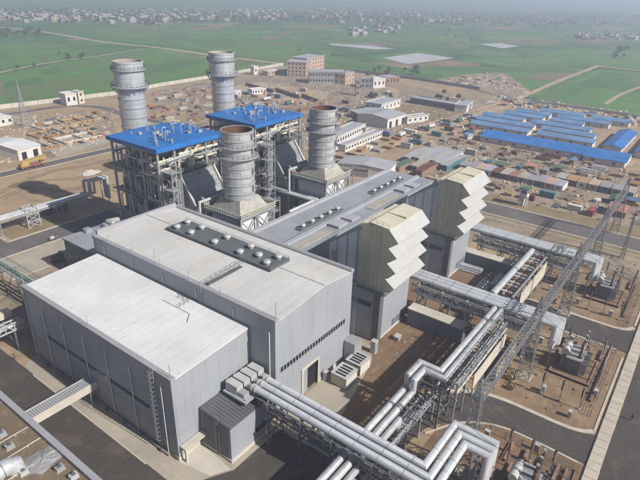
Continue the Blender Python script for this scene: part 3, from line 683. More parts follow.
# ------------------------------------------------------------------ boilers under blue canopies
def boiler():
    X0, X1, Y0, Y1 = 94.9, 121.0, 129.6, 153.2
    t = T('boiler_house', 'open steel boiler frame under the left bright blue canopy', 'boiler', (108, 141, 0), 'boilers under blue canopies')
    cs = MB().box(98.5, 117.5, 134, 152.6, 3, 30.6).build('casing', CASING, t)
    for z in (9, 15, 21, 27): MB().box(98.2, 117.8, 133.7, 152.9, z-.25, z+.25).build('buckstay', STEELD, cs)
    xs = [X0+.5+i*(X1-X0-1)/4 for i in range(5)]; ys = [Y0+.5+i*(Y1-Y0-1)/3 for i in range(4)]
    for i, x in enumerate(xs):
        for j, y in enumerate(ys):
            if i in (0, 4) or j in (0, 3): MB().box(x-.3, x+.3, y-.3, y+.3, 0, 38.2).build('column', STEEL if j else GALV, t)
    for z in (7.5, 15, 22.5, 30.6, 34.6, 38.0):
        for j in (0, 3):
            for i in range(4): MB().beam((xs[i]+.3,ys[j],z),(xs[i+1]-.3,ys[j],z),.32,.5).build('beam', GALV if j == 0 else STEEL, t)
        for i in (0, 4):
            for j in range(3): MB().beam((xs[i],ys[j]+.3,z),(xs[i],ys[j+1]-.3,z),.32,.5).build('beam', STEEL, t)
    for z0, z1 in ((0,7.5),(7.5,15),(15,22.5),(22.5,30.6)):
        MB().beam((xs[0],ys[1],z0),(xs[0],ys[2],z1),.25).build('brace', STEEL, t); MB().beam((xs[0],ys[0],z1),(xs[0],ys[1],z0),.25).build('brace', STEEL, t)
        MB().beam((xs[0],ys[0]-.05,z0),(xs[1],ys[0]-.05,z1),.25).build('brace', GALV, t)
    MB().beam((xs[3],ys[0],34.6),(xs[4],ys[0],38),.25).build('brace', GALV, t); MB().beam((xs[3],ys[0],34.6),(xs[2],ys[0],38),.25).build('brace', GALV, t)
    for z in (15, 22.5, 30.85):
        fl = MB().box(X0-.6, X1+.6, Y0-1.2, 133.6, z, z+.15).build('floor_grating', STEELD, t)
        MB().box(X0-.9, 98.1, 133.6, Y1, z, z+.15).build('floor_grating', STEELD, t)
        mb = MB(); rail(mb, [(X0-.9,Y1,z+.15),(X0-.9,Y0-1.2,z+.15),(X1+.6,Y0-1.2,z+.15)], 1.1, 1.8, .08); mb.build('handrail', GALV, fl)
    MB().box(98.1, X1+.6, 133.65, Y1, 30.85, 31.0).build('floor_grating', STEELD, t)
    # drums and pipes on the top floor
    for y in (133.6, 140.5, 147.6): MB().tube([(96.4,y,33.3),(119,y,33.3)], 1.15, 12).build('steam_drum', PIPEC, t, smooth=True)
    for y, z in ((131.2,32.2),(130.4,35.2),(136.8,34.8),(144,35.4)): MB().tube([(95.2,y,z),(104,y,z),(104,y,z+.9),(119.6,y,z+.9)], .42, 8).build('steam_pipe', PIPEC, t, smooth=True)
    for i in range(9):
        x = 97.4+i*2.5+random.uniform(-.5,.5); y = random.choice((131.6,132.8,138.4,145))
        MB().tube([(x,y,31),(x,y,random.uniform(34,37.4))], random.uniform(.22,.42), 8).build('riser', PIPEC if i % 3 else GALV, t, smooth=True)
    for i in range(9):
        y = 135+i*2.1; MB().tube([(96.4,y,31),(96.4,y,random.uniform(33,37))], random.uniform(.2,.45), 7).build('riser', random.choice((GALV,STEEL,PIPEC)), t)
    for i in range(10):
        y = 130.6+i*2.3; z0 = random.choice((3, 9, 16)); MB().tube([(97.3,y,z0),(97.3,y,z0+random.uniform(8,14))], random.uniform(.25,.6), 7).build('downcomer', random.choice((STEEL,CASING,STEELD,GALV)), t)
    # canopy
    cp = MB().yprism([(94.5,38.6),(121.5,38.6),(121.5,39.55),(108,40.1),(94.5,39.55)], 129.1, 153.7).build('canopy', BLUE, t)
    mb = MB(); mb.box(94.3, 121.7, 128.85, 129.1, 38.45, 39.7); mb.box(94.25, 94.5, 128.85, 153.9, 38.45, 39.7); mb.build('fascia', BLUE, cp)
    for x, y in ((99,135),(101,137.5),(102.4,134.6),(104,138),(110,140),(112,143),(111,137.5),(116,138.6),(117.4,141),(106,148)):
        h = random.uniform(1.5,2.6); MB().tube([(x,y,39.5),(x,y,40.3+h),(x+.6,y-.3,40.7+h),(x+1.0,y-.5,40.3+h)], .2, 7).build('roof_vent', GALV, cp)
    rr = random.Random(12)
    for i in range(16):
        x = rr.uniform(97,119); y = rr.uniform(131,151); MB().tube([(x,y,39.4),(x,y,40.2+rr.uniform(.3,1.4))], rr.uniform(.12,.3), 7).build('roof_vent', rr.choice((GALV,STEEL,PIPE)), cp)
    for i in range(6):
        x = rr.uniform(98,117); y = rr.uniform(132,150); MB().box(x, x+rr.uniform(.6,1.6), y, y+rr.uniform(.6,1.4), 39.4, 40.5).build('roof_box', rr.choice((STEEL,GREYW,RUST)), cp)
    for i in range(48):                                              # pipework threading the frame
        y = rr.uniform(128.6, 133); x = rr.uniform(95.5, 120); z0 = rr.choice((5, 8, 15.4, 22.9, 31.2)); m = rr.choice((PIPEC, GALV, PIPE, PIPEC, STEEL)); r_ = rr.uniform(.16,.4)
        if i % 2: MB().tube([(x,y,z0),(x,y,z0+rr.uniform(2.5,6.5)),(x+rr.uniform(2,7)*(1 if x < 108 else -1),y,z0+6.8)], r_, 7).build('small_pipe', m, t)
        else: MB().tube([(x,y,z0+rr.uniform(1,5)),(x+rr.uniform(5,11)*(1 if x < 108 else -1),y,z0+rr.uniform(1,5))], r_, 7).build('small_pipe', m, t)
    for i in range(12):                                              # clad boxes and ducting inside the frame
        x = rr.uniform(95.4, 97.2); y = rr.uniform(131, 149); z = rr.choice((3, 8.2, 15.3, 22.8, 31.1)); MB().box(x, x+1.1, y, y+rr.uniform(1.5,4), z, z+rr.uniform(2,5)).build('clad_box', rr.choice((DUCTP, WALL, GREYW, CASING)), t)
    for i in range(12):
        x = rr.uniform(95.6, 117); y = rr.uniform(129.9, 132.4); z = rr.choice((3, 8.2, 15.3, 22.8, 31.1)); MB().box(x, x+rr.uniform(1.2,3.6), y, y+1.0, z, z+rr.uniform(1.5,4.5)).build('clad_box', rr.choice((DUCTP, WALL, GREYW, BEIGE)), t)
    for i in range(40):
        y = rr.uniform(131, 153); x = rr.uniform(94.9, 97.6); z0 = rr.choice((5, 8, 15.4, 22.9)); m = rr.choice((GALV, PIPE, STEEL, PIPEC)); r_ = rr.uniform(.15,.4)
        MB().tube([(x,y,z0),(x,y,z0+rr.uniform(2.5,6.5)),(x,y+rr.uniform(-5,5),z0+6.8)], r_, 7).build('small_pipe', m, t)
    # inclined inlet duct
    dc = MB().hexa([(102.5,118.9,3.5),(116.5,118.9,3.5),(116.5,133.9,3.5),(102.5,133.9,3.5),(102.5,118.9,14.5),(116.5,118.9,14.5),(116.5,129.6,29.6),(102.5,129.6,29.6)]).build('inlet_duct', DUCTG, t)
    for k in range(7):
        f = k/6; y = 118.9+f*10.7; z = 14.5+f*15.1; MB().beam((102.3,y,z+.1),(116.7,y,z+.1),.35,.35).build('duct_stiffener', STEEL, dc)
    for x in (102.5, 116.5): MB().beam((x,118.7,14.7),(x,129.5,29.9),.55,.9).build('duct_edge', CREAMP if x > 110 else GALV, dc)
    MB().tube([(99.8,118,8),(99.8,118,24.5),(118.6,118,24.5),(118.6,118,8)], .45, 8).build('portal_pipe', PIPE, t, smooth=True)
    MB().tube([(103,121,23.5),(116,121,23.5)], 1.0, 12).build('silencer_drum', DUCTR, t, smooth=True)
    for x in (103.6, 115.4): MB().beam((x,121,14),(x,121,22.6),.3).build('drum_leg', GALV, t)
    # stair tower
    mb = MB(); sx0, sx1, sy0, sy1 = 95.0, 98.4, 123.6, 128.2
    for x in (sx0, sx1):
        for y in (sy0, sy1): mb.beam((x,y,0),(x,y,34.5),.28)
    zz = 0; k = 0
    while zz < 33:
        a, b = ((sx0+.8), (sx1-.8)) ; y = sy0+1 if k % 2 else sy0+2.6
        mb.beam((a if k % 2 else b, y, zz),(b if k % 2 else a, y, zz+2.75), 1.0, .22); mb.box(sx0, sx1, sy0, sy1, zz+2.7, zz+2.82) if k % 2 else None
        zz += 2.75; k += 1
    for z in range(3, 35, 4):
        for y in (sy0, sy1): mb.beam((sx0,y,z),(sx1,y,z),.18)
        for x in (sx0, sx1): mb.beam((x,sy0,z),(x,sy1,z),.18)
    mb.build('stair_tower', GALV, t)
    # pipes climbing the near face
    for x, z0, z1 in ((99.2,4,31),(100.2,4,29),(101.0,8,33),(118.6,2,33),(119.6,2,31)): MB().tube([(x,127.2,z0),(x,127.2,z1),(x,131,z1)], .35, 8).build('steam_pipe', GALV, t, smooth=True)
    return t
h1 = boiler()
copy_tree(h1, delta=(42,0,0), label='open steel boiler frame under the right bright blue canopy')

def main_stack():
    cx, cy = 112.6, 164.2
    t = T('main_chimney', 'tall silver chimney with collar galleries behind the left blue canopy', 'chimney', (cx, cy, 0), 'tall main chimneys')
    sh = MB().lathe(cx, cy, [(4.4,0),(4.4,49.5),(4.95,51.5),(4.95,59.2),(5.1,59.2),(5.1,59.8),(4.7,59.8),(4.6,57)], 36, cap1=False).build('shaft', SILV, t, smooth=True)
    MB().lathe(cx, cy, [(4.6,59.7),(4.5,57.6),(.1,57.5)], 32, False, True).build('liner', CONC, t, smooth=True)
    for z in (8,14,20,24,27.5,31,34.5,38,41.5,44.7,47.6): MB().lathe(cx, cy, [(4.4,z-.14),(4.62,z-.14),(4.62,z+.14),(4.4,z+.14)], 32, False, False).build('stiffener_ring', GALV, sh)
    for z, r in ((51.8,6.4),(57.3,5.7)):
        pf = MB().lathe(cx, cy, [(4.96,z-.35),(r,z-.35),(r,z),(4.96,z)], 32, False, False).build('platform', STEEL, t)
        mb = MB(); ring = [(cx+(r-.1)*math.cos(a*math.pi/12), cy+(r-.1)*math.sin(a*math.pi/12), z) for a in range(25)]
        rail(mb, ring, 1.1, 1.9, .08); mb.build('handrail', GALV, pf)
        for k in range(20):
            a = k*math.pi/10; c, s_ = math.cos(a), math.sin(a)
            MB().beam((cx+4.75*c,cy+4.75*s_,z-(2.4 if r > 6 else 1.0)),(cx+(r-.3)*c,cy+(r-.3)*s_,z-.4),.12,.22).build('bracket', STEEL, pf)
    mb = MB(); a = R_(200)
    for s_ in (-.35,.35): q = Vector((cx+5.1*math.cos(a)-s_*math.sin(a), cy+5.1*math.sin(a)+s_*math.cos(a), 0)); mb.beam(q, q+Vector((0,0,58)), .09)
    mb.build('ladder', GALV, t)
    MB().hexa([(105,155.2,4),(117.5,155.2,4),(116.4,160.5,6),(108.8,160.5,6),(105,155.2,26),(117.5,155.2,26),(116.4,160.5,22),(108.8,160.5,22)]).build('breeching', CASING, t)
    return t
s1 = main_stack()
copy_tree(s1, delta=(41.5,-1.5,0), label='tall silver chimney with collar galleries behind the right blue canopy')
# ------------------------------------------------------------------ bus ducts and their trestles
def trestle(mb, x0, x1, y, ztop, zb=0.0, w=.3, levels=(.45,)):
    for x in (x0, x1): mb.beam((x,y,zb),(x,y,ztop),w)
    mb.beam((x0-.4,y,ztop),(x1+.4,y,ztop),w)
    for l in levels: mb.beam((x0,y,zb+(ztop-zb)*l),(x1,y,zb+(ztop-zb)*l),w*.8)
    mb.beam((x0,y,zb),(x1,y,ztop),w*.6); mb.beam((x1,y,zb),(x0,y,ztop),w*.6)

def truss(mb, p, q, h, n, w=.2):
    """flat Warren truss hanging h below the line p-q"""
    p = Vector(p); q = Vector(q); d = Vector((0,0,-h)); mb.beam(p, q, w); mb.beam(p+d, q+d, w)
    for i in range(n+1): a = p.lerp(q, i/n); mb.beam(a, a+d, w*.7)
    for i in range(n):
        a = p.lerp(q, i/n); b = p.lerp(q, (i+1)/n); mb.beam(a+(d if i % 2 else Vector()), b+(Vector() if i % 2 else d), w*.7)

d1 = T('bus_duct', 'three thick pale ducts in the foreground running from the halls and folding in a zigzag', 'bus duct', (62.6, 40, 0), 'bus ducts')
ZD = 12.0
for x, yb, xe in ((60.2,20.2,72.4), (61.95,21.9,74.15), (63.7,23.6,75.9)):
    tb = MB().tube([(x,58.4,ZD),(x,yb,ZD),(xe,yb,ZD),(xe,16.0,ZD),(xe,16.0,4.6)], .7, 16).build('duct', BUSD, d1, smooth=True)
    for k in range(7):
        y = 55-k*4.9
        if y > yb+1.5: MB().tube([(x,y,ZD),(x,y-.12,ZD)], .73, 16).build('joint_band', GALV, tb)
    for k in range(3): MB().tube([(xe-2-k*3,yb,ZD),(xe-2.12-k*3,yb,ZD)], .73, 16).build('joint_band', GALV, tb)
for y in (54.5, 46.5, 39.5, 31, 26): 
    mb = MB(); trestle(mb, 59.0, 64.9, y, ZD-.8, 0, .32, (.3,.6)); mb.build('trestle', STEELD, d1)
for x in (59.2, 64.7):
    mb = MB(); truss(mb, (x,57,ZD-.9), (x,26,ZD-.9), 2.2, 14, .26); mb.build('side_truss', STEELD, d1)
for k_, (x, z, m) in enumerate(((60.2,8.6,PIPE),(61.4,8.4,GALV),(63.4,8.7,PIPEC),(62.4,6.0,PIPE),(60.6,5.6,STEEL))): MB().tube([(x,56.5,z),(x,26.5,z)], .3, 8).build('under_pipe', m, d1, smooth=True)
for i in range(16): MB().box(59.6+(i*7) % 5, 60.3+(i*7) % 5, 28+i*1.8, 28.8+i*1.8, 8.9, 9.8).build('junction_box', (GALV,HOOD,STEEL)[i % 3], d1)
for x in (60.5, 63.8): MB().box(x-.5, x+.5, 26, 57, ZD-3.4, ZD-3.1).build('cable_tray', GALV, d1)
for y in (19, 24):
    mb = MB(); trestle(mb, 71.4, 76.8, y-1.6, ZD-.8, 0, .3, (.5,)); mb.build('trestle', STEELD, d1)

def duct2():
    t = T('bus_duct', 'pipe bridge carrying three pale ducts from the nearer air intake to a transformer', 'bus duct', (124.2, 38, 0), 'bus ducts')
    z = 11.3
    for i, x in enumerate((122.4, 124.2, 126.0)):
        tb = MB().tube([(x,65,z),(x,18.0-i*.3,z),(x,18.0-i*.3,4.4)], .76, 14).build('duct', BUSD, t, smooth=True)
        for k in range(9): MB().tube([(x,60-k*4.8,z),(x,59.85-k*4.8,z)], .80, 14).build('joint_band', GALV, tb)
    for y in (54, 47, 40, 30.5, 24):
        mb = MB(); trestle(mb, 120.8, 127.6, y, z-1.1, 0, .3, (.4,.7)); mb.build('trestle', STEEL, t)
    for x in (120.9, 127.5):
        mb = MB(); truss(mb, (x,56,z-1.2), (x,22,z-1.2), 2.4, 17, .24); mb.build('side_truss', STEEL, t)
    for x, zz, m in ((122,7.4,PIPE),(123.4,7.2,PIPE),(126,7.5,GREENP),(124.8,4.9,PIPE),(121.8,9.2,PIPEC),(123.0,9.0,GALV),(125.8,9.1,HOOD)): MB().tube([(x,55.5,zz),(x,23,zz)], .42, 8).build('under_pipe', m, t, smooth=True)
    rr = random.Random(8)
    for i in range(26): x = rr.uniform(120.9,127); y = rr.uniform(24,55); MB().box(x, x+rr.uniform(.4,1.2), y, y+rr.uniform(.5,1.6), z-3.3, z-rr.uniform(1.6,2.8)).build('junction_box', rr.choice((GALV,HOOD,STEELD,PIPEC)), t)
    MB().box(120.6, 121.6, 24, 56, z-3.9, z-3.6).build('cable_tray', GALV, t)
    return t
d2 = duct2()
copy_tree(d2, delta=(44,0,-.6), label='far pipe bridge carrying three pale ducts from the farther air intake')

# ------------------------------------------------------------------ pipe racks across the yard
def rackpost(t, x, y0, y1, z, m=STEEL):
    mb = MB()
    for y in (y0, y1): mb.beam((x,y,0),(x,y,z),.32)
    for zz in (z, z*.62): mb.beam((x,y0-.4,zz),(x,y1+.4,zz),.28)
    mb.beam((x,y0,0),(x,y1,z*.62),.18); mb.build('rack_frame', m, t)
r1 = T('pipe_rack', 'pipe rack passing beneath the three foreground ducts, with square pipe loop at its end', 'pipe rack', (70, 35, 0), 'pipe racks')
for i, (y, rr, z) in enumerate(((37.2,.72,8.6),(35.4,.72,8.6),(33.7,.62,8.5))):
    MB().tube([(44,y,z),(83.4-.9*i,y,z),(83.4-.9*i,y,11.6-.0*i),(83.4-.9*i+4.2,y,11.6)] if i < 2 else [(44,y,z),(73.5,y,z),(73.5,y,z-2.4),(80,y,z-2.4)], rr, 12).build('pipe', PIPE, r1, smooth=True)
for y, z, m in ((32.6,6.4,PIPE),(36.4,6.2,PIPEC),(34.6,6.0,PIPE),(37.3,6.1,REDP)): MB().tube([(44,y,z),(86,y,z)], .36, 8).build('pipe', m, r1, smooth=True)
for i in range(9): MB().beam((76+i*1.2,31.8,8.0),(76.6+i*1.2,33.0,8.0),.12).build('tray_rung', GALV, r1)
for x in (46, 52, 57.3, 68.2, 74, 80, 86): rackpost(r1, x, 32.0, 38.0, 7.8)
mb = MB(); truss(mb, (68,31.9,7.8), (87,31.9,7.8), 1.6, 9, .2); mb.build('side_truss', STEEL, r1)
mb = MB(); truss(mb, (68,38.1,7.8), (87,38.1,7.8), 1.6, 9, .2); mb.build('side_truss', STEEL, r1)
r2 = T('pipe_rack', 'pipe rack with doubled bright pipes ending under the nearer intake duct bridge', 'pipe rack', (103, 32, 0), 'pipe racks')
for i, (y, z) in enumerate(((37.2,11.6),(35.4,11.6))):
    xx = 88.6-.9*i*2
    MB().tube([(87.2,y,z),(xx,y,z),(xx,32.4-1.7*i,z),(119.4,32.4-1.7*i,z),(119.4,32.4-1.7*i,9.0),(131,32.4-1.7*i,9.0)], .72, 12).build('pipe', PIPE, r2, smooth=True)
for y, z, m in ((29.2,9.6,PIPE),(28.4,8.2,PIPEC),(32.6,8.2,PIPE),(30.4,8.0,BEIGE)): MB().tube([(88,y,z),(118,y,z)], .36, 8).build('pipe', m, r2, smooth=True)
MB().hexa([(96,27.4,4.6),(116,27.4,4.6),(116,27.6,4.6),(96,27.6,4.6),(96,27.4,8.2),(116,27.4,8.2),(116,27.6,8.2),(96,27.6,8.2)]).build('wind_screen', CONCL, r2)
for x in (88, 93, 99, 105, 111, 117): rackpost(r2, x, 28.2, 33.4, 10.6)
mb = MB(); truss(mb, (88,28.1,10.7), (117,28.1,10.7), 1.8, 13, .2); mb.build('side_truss', STEEL, r2)
mb = MB()
for x in (84.5, 89.5):
    for y in (30.2, 35.4): mb.beam((x,y,0),(x,y,11),.35)
    for z in (3.6, 7.2, 10.6): mb.beam((x,30.2,z),(x,35.4,z),.25)
    mb.beam((x,30.2,0),(x,35.4,7.2),.2); mb.beam((x,35.4,3.6),(x,30.2,10.6),.2)
for z in (3.6, 7.2, 10.6):
    for y in (30.2, 35.4): mb.beam((84.5,y,z),(89.5,y,z),.25)
mb.build('loop_tower', STEELD, r2)
r3 = T('pipe_rack', 'pipe rack with one thick pipe linking the two intake duct bridges', 'pipe rack', (148, 34, 0), 'pipe racks')
MB().tube([(131.4,36.6,5.0),(131.4,36.6,9.2),(165.4,36.6,9.2)], .95, 14).build('pipe', PIPE, r3, smooth=True)
for y, z, m in ((34.6,8.7,BEIGE),(33.2,8.6,RUST),(32.0,8.6,PIPE)): MB().tube([(133,y,z),(165,y,z)], .42, 8).build('pipe', m, r3, smooth=True)
for i in range(15): MB().box(134+i*2.1, 135.2+i*2.1, 32.4, 35.4, 9.1, 9.3).build('tray_cover', (BEIGE,RUST,STEEL)[i % 3], r3)
for x in (133, 139, 145, 151, 157, 163): rackpost(r3, x, 31.4, 37.2, 8.0)
MB().box(138, 163, 30.9, 31.1, 3.2, 8.0).build('wind_screen', CONCL, r3)

# low blocks standing under the duct bridges
def low_block(x0, y0, y1, h, label):
    t = T('cable_block', label, 'building', (x0, (y0+y1)/2, 0), 'low blocks beside the duct bridges')
    MB().box(x0, x0+3.4, y0, y1, .1, h).build('walls', WALLD, t); MB().box(x0-.2, x0+3.6, y0-.2, y1+.2, h, h+.35).build('roof', CONCL, t)
    for i in range(3): MB().box(x0-.05, x0+.02, y0+2+i*4, y0+3+i*4, .2, 2.3).build('door', STEELD, t)
low_block(115.8, 38.5, 54, 4.8, 'long low block with pale roof beneath the nearer duct bridge')
low_block(160.6, 40, 57, 4.2, 'long low block with pale roof beneath the far duct bridge')
# compound wall screens by the transformers
for x, lab in ((106.5,'blank grey fire wall near the gantry, left of the middle transformer'),):
    o = MB().box(x, x+14, 25.6, 26.2, 0, 5.2).build('fire_wall', CONC, None, (x,25.9,0)); tag(o, lab, 'wall')

# cooling units beside the high hall
def cooler(x0, x1, y0, y1, label):
    t = T('cooling_unit', label, 'cooling unit', ((x0+x1)/2, (y0+y1)/2, 0), 'cooling units')
    b = MB().box(x0, x1, y0, y1, .3, 3.1).build('casing', CREAMP, t); MB().box(x0-.15, x1+.15, y0-.15, y1+.15, 3.1, 3.3).build('top', HOOD, t)
    MB().box(x0+.1, x1-.1, y0+.1, y1-.1, .05, .3).build('skid', STEELD, t)
    n = 4
    for i in range(n):
        x = x0+.5+i*(x1-x0-.6)/n; MB().box(x, x+.55, y0+.7, y1-.7, 3.3, 3.36).build('vent_slot', DARK, t)
    for i in range(4): MB().box(x0+.3+i*(x1-x0-.4)/4, x0+.95+i*(x1-x0-.4)/4, y0-.05, y0+.02, .7, 2.5).build('side_panel', WHITEW, t)
cooler(82.6, 87.2, 51.8, 56.0, 'pale slotted cooling unit left of its twin, beside the hall doorway')
cooler(88.6, 93.0, 51.8, 56.0, 'pale slotted cooling unit right of its twin, toward the air intake')
for i, (x, y, sx, sy, h, m, lab) in enumerate(((98.2,53.6,1.4,1.4,3.6,WHITEW,'white narrow cabinet standing between cooling units and intake'),(71.8,54.6,2.0,1.6,1.6,GREENP,'small green-grey cabinet by the hall doorway'),
        (82.2,57.2,1.2,.9,2.4,GALV,'grey upright cabinet right of the hall doorway'),(106.6,51.6,1.8,1.4,1.3,GALV,'grey valve box at the foot of the nearer intake'))):
    t = T('cabinet', lab, 'cabinet', (x, y, 0)); MB().box(x, x+sx, y, y+sy, .15, h).build('body', m, t); MB().box(x-.06, x+sx+.06, y-.06, y+sy+.06, h, h+.1).build('lid', HOOD, t)
    MB().box(x+.1, x+sx-.1, y-.03, y+.02, .4, h-.2).build('door', GALV, t); MB().box(x+.05, x+sx-.05, y+.05, y+sy-.05, 0, .15).build('foot', STEELD, t)

# ------------------------------------------------------------------ transformers
def transformer(x, y, label):
    t = T('transformer', label, 'transformer', (x, y, 0), 'power transformers')
    MB().box(x-5.5, x+5.5, y-4.6, y+4.6, .06, .5).build('oil_pit', DIRTB, t)
    mb = MB()
    for a in (-5.5, 5.1): mb.box(x+a, x+a+.4, y-4.6, y+4.6, .06, .75)
    for a in (-4.6, 4.2): mb.box(x-5.1, x+5.1, y+a, y+a+.4, .06, .75)
    mb.build('pit_curb', BRICKR, t)
    tk = MB().box(x-3.2, x+3.2, y-1.6, y+1.6, .5, 4.4).build('tank', STEELD, t)
    MB().box(x-3.4, x+3.4, y-1.8, y+1.8, 4.4, 4.6).build('tank_lid', GREYW, t)
    for k in range(9): MB().box(x-3.0+k*.72, x-2.75+k*.72, y-2.9, y-1.75, 1.0, 4.2).build('radiator', STEELD if k % 2 else GREYW, t)
    for k in range(9): MB().box(x-3.0+k*.72, x-2.75+k*.72, y+1.75, y+2.9, 1.0, 4.2).build('radiator', GREYW if k % 2 else STEELD, t)
    cv = MB().tube([(x-3.6,y+2.2,6.3),(x+.6,y+2.2,6.3)], .85, 14).build('conservator', HOOD, t, smooth=True)
    MB().tube([(x-1,y+2.2,5.6),(x-1,y+1,4.6)], .16, 6).build('conservator_pipe', HOOD, cv)
    for k in (-1.4,1.0): MB().beam((x+k-1.5,y+2.2,4.5),(x+k-1.5,y+2.2,5.6),.25).build('conservator_leg', STEELD, cv)
    for k in range(3):
        bx = x-1.6+k*2.1; bs = MB(); prof = []
        for j in range(8): prof += [(.30,5+j*.5),(.46,5.12+j*.5),(.30,5.3+j*.5)]
        top = bs.lathe(bx, y-1.0, [(.5,4.6),(.5,5)]+prof+[(.12,9.1),(.12,9.8)], 10).build('bushing', PORC, t, smooth=True)
        MB().lathe(bx, y-1.0, [(.3,9.8),(.3,10.1)], 10).build('bushing_cap', GALV, top)
    for k in range(3):                                                # line-side surge arresters on posts
        ax = x-3.0+k*3.0; MB().beam((ax,y-6.2,0),(ax,y-6.2,4.6),.28).build('arrester_post', GALV, t)
        prof = []
        for j in range(9): prof += [(.2,4.6+j*.42),(.36,4.7+j*.42),(.2,4.86+j*.42)]
        MB().lathe(ax, y-6.2, prof+[(.12,8.4)], 10).build('arrester', PORC, t, smooth=True)
    for k in range(3): MB().tube([(x-1.6+k*2.1,y-1,9.7),(x-3+k*3.0,y-6.2,8.4)], .07, 5).build('jumper', STEELD, t)
    for k in range(2): MB().tube([(x+3.3,y-1+k*1.6,2.4),(x+5.0,y-1+k*1.6,2.4),(x+5.0,y-1+k*1.6,.5)], .2, 7).build('fire_pipe', REDP, t)
    MB().tube([(x-5.2,y+5.2,.1),(x-5.2,y+5.2,7.2),(x+4.6,y+5.2,7.2),(x+4.6,y+5.2,.1)], .12, 6).build('deluge_pipe', RUST, t)
    return t
transformer(79.6, 9.8, 'power transformer with white oil drum, nearest, at the bottom edge')
transformer(124.6, 12.2, 'power transformer in the middle bay between the two side roads')
transformer(168.0, 13.4, 'power transformer in the farthest bay beside the outer verge')

# ------------------------------------------------------------------ overhead line gantry
def lattice_column(mb, x, y, z0, z1, b0, b1, n, w=.16):
    pr = None
    for k in range(n+1):
        f = k/n; b = (b0+(b1-b0)*f)/2; z = z0+(z1-z0)*f
        c = [Vector((x-b,y-b,z)), Vector((x+b,y-b,z)), Vector((x+b,y+b,z)), Vector((x-b,y+b,z))]
        if pr:
            for i in range(4):
                mb.beam(pr[i], c[i], w); mb.beam(pr[i], c[(i+1) % 4], w*.6); mb.beam(pr[(i+1) % 4], c[i], w*.6); mb.beam(c[i], c[(i+1) % 4], w*.6)
        pr = c
gn = T('line_gantry', 'long lattice steel gantry of galvanised beams striding over the transformers', 'gantry', (150, 21, 0))
GX = (77.6, 113.7, 149.8, 186.0, 222.5); GZ = 18.0
for x in GX:
    for dy in (0,):
        mb = MB(); lattice_column(mb, x, 20.9+dy, 0, GZ+1.2, 2.8, 1.4, 9, .15); mb.build('tower', GANT, gn)
    mb = MB(); lattice_column(mb, x, 20.9, GZ+1.2, GZ+4.5, 1.4, .2, 4, .10); mb.build('tower_peak', GANT, gn)
    MB().box(x-1.8, x+1.8, 19.1, 22.7, 0, .25).build('footing', CONC, gn)
for a, b in zip(GX[:-1], GX[1:]):
    mb = MB(); n = 22; h = .75
    for k in range(n):
        xa = a+.9+(b-a-1.8)*k/n; xb = a+.9+(b-a-1.8)*(k+1)/n
        A = [Vector((xa,20.9+s_,GZ+q)) for s_, q in ((-h,-h),(h,-h),(h,h),(-h,h))]; B_ = [Vector((xb,20.9+s_,GZ+q)) for s_, q in ((-h,-h),(h,-h),(h,h),(-h,h))]
        for i in range(4):
            mb.beam(A[i], B_[i], .15); mb.beam(A[i], B_[(i+1) % 4], .09); mb.beam(A[i], A[(i+1) % 4], .09)
            if i in (1, 3): mb.beam(A[(i+1) % 4], B_[i], .12)
    mb.build('lattice_beam', GANT, gn)
    for k in range(3):
        xx = a+(b-a)*(.25+.25*k)
        prof = []
        for j in range(9): prof += [(.08,GZ-3.6+j*.28),(.24,GZ-3.5+j*.28),(.08,GZ-3.4+j*.28)]
        ins = MB().lathe(xx, 20.9, prof, 8).build('insulator', PORC, gn); MB().beam((xx,20.9,GZ-1),(xx,20.9,GZ-.7),.1).build('hanger', GALV, ins)
# conductors drop from the gantry to each transformer
for i, (tx, ty, lab) in enumerate(((79.6,9.8,'nearest'),(124.6,12.2,'middle'),(168.0,13.4,'farthest'))):
    t = T('conductor_drop', 'thin wires dropping from the gantry beam to the %s transformer' % lab, 'wire', (tx, ty, 0), 'conductor drops')
    for k in range(3):
        p = Vector((tx-3+k*3, ty-6.2, 8.3)); q = Vector((tx-5+k*4.5, 20.9, GZ-3.6)); pts = []
        for j in range(9):
            f = j/8; c = p.lerp(q, f); c.z -= 1.2*4*f*(1-f)*.5; pts.append(c)
        MB().tube(pts, .05, 5).build('wire', STEELD, t)
# post-mounted switches and fence posts round the bays
ip = T('insulator_post', 'x', 'post insulator', (0,0,0), 'post insulators')
MB().box(-.35,.35,-.35,.35,0,.3).build('footing', CONC, ip); MB().beam((0,0,.3),(0,0,3.2),.22).build('post', GALV, ip)
prof = []
for j in range(9): prof += [(.14,3.2+j*.3),(.32,3.28+j*.3),(.14,3.42+j*.3)]
MB().lathe(0,0,prof+[(.1,6.1)],9).build('insulator', PORC, ip)
ip['label'] = 'slim post with brown ribbed insulator standing beside the transformers'
first = True
for bx in (110, 134, 156, 180, 88):
    for k in range(3):
        loc = (bx+random.uniform(-.2,.2), 7.5+k*4.2, .05)
        if first: ip.location = loc; first = False
        else: copy_tree(ip, loc=loc)
def picket(name, pts, label, h=2.0, m=STEELD, step=3.0):
    t = T(name, label, 'fence', pts[0] if len(pts[0]) == 3 else (*pts[0], 0))
    for a, b in zip(pts[:-1], pts[1:]):
        a = Vector((*a[:2], 0)); b = Vector((*b[:2], 0)); n = max(1, int((b-a).length/step))
        for i in range(n): p = a.lerp(b, i/n); MB().beam(p, p+Vector((0,0,h)), .14).build('post', m, t)
        mb = MB()
        for k in (.25,.5,.75,.97): mb.beam(a+Vector((0,0,h*k)), b+Vector((0,0,h*k)), .05)
        mb.build('rails', m, t)
picket('wire_fence', [(109,5),(138,5),(138,28)], 'dark wire fence round the middle transformer bay')
picket('wire_fence', [(153,5),(184,5),(184,30)], 'dark wire fence round the farthest transformer bay')
picket('wire_fence', [(70,4.4),(91,4.4),(91,24)], 'dark wire fence round the nearest transformer bay')
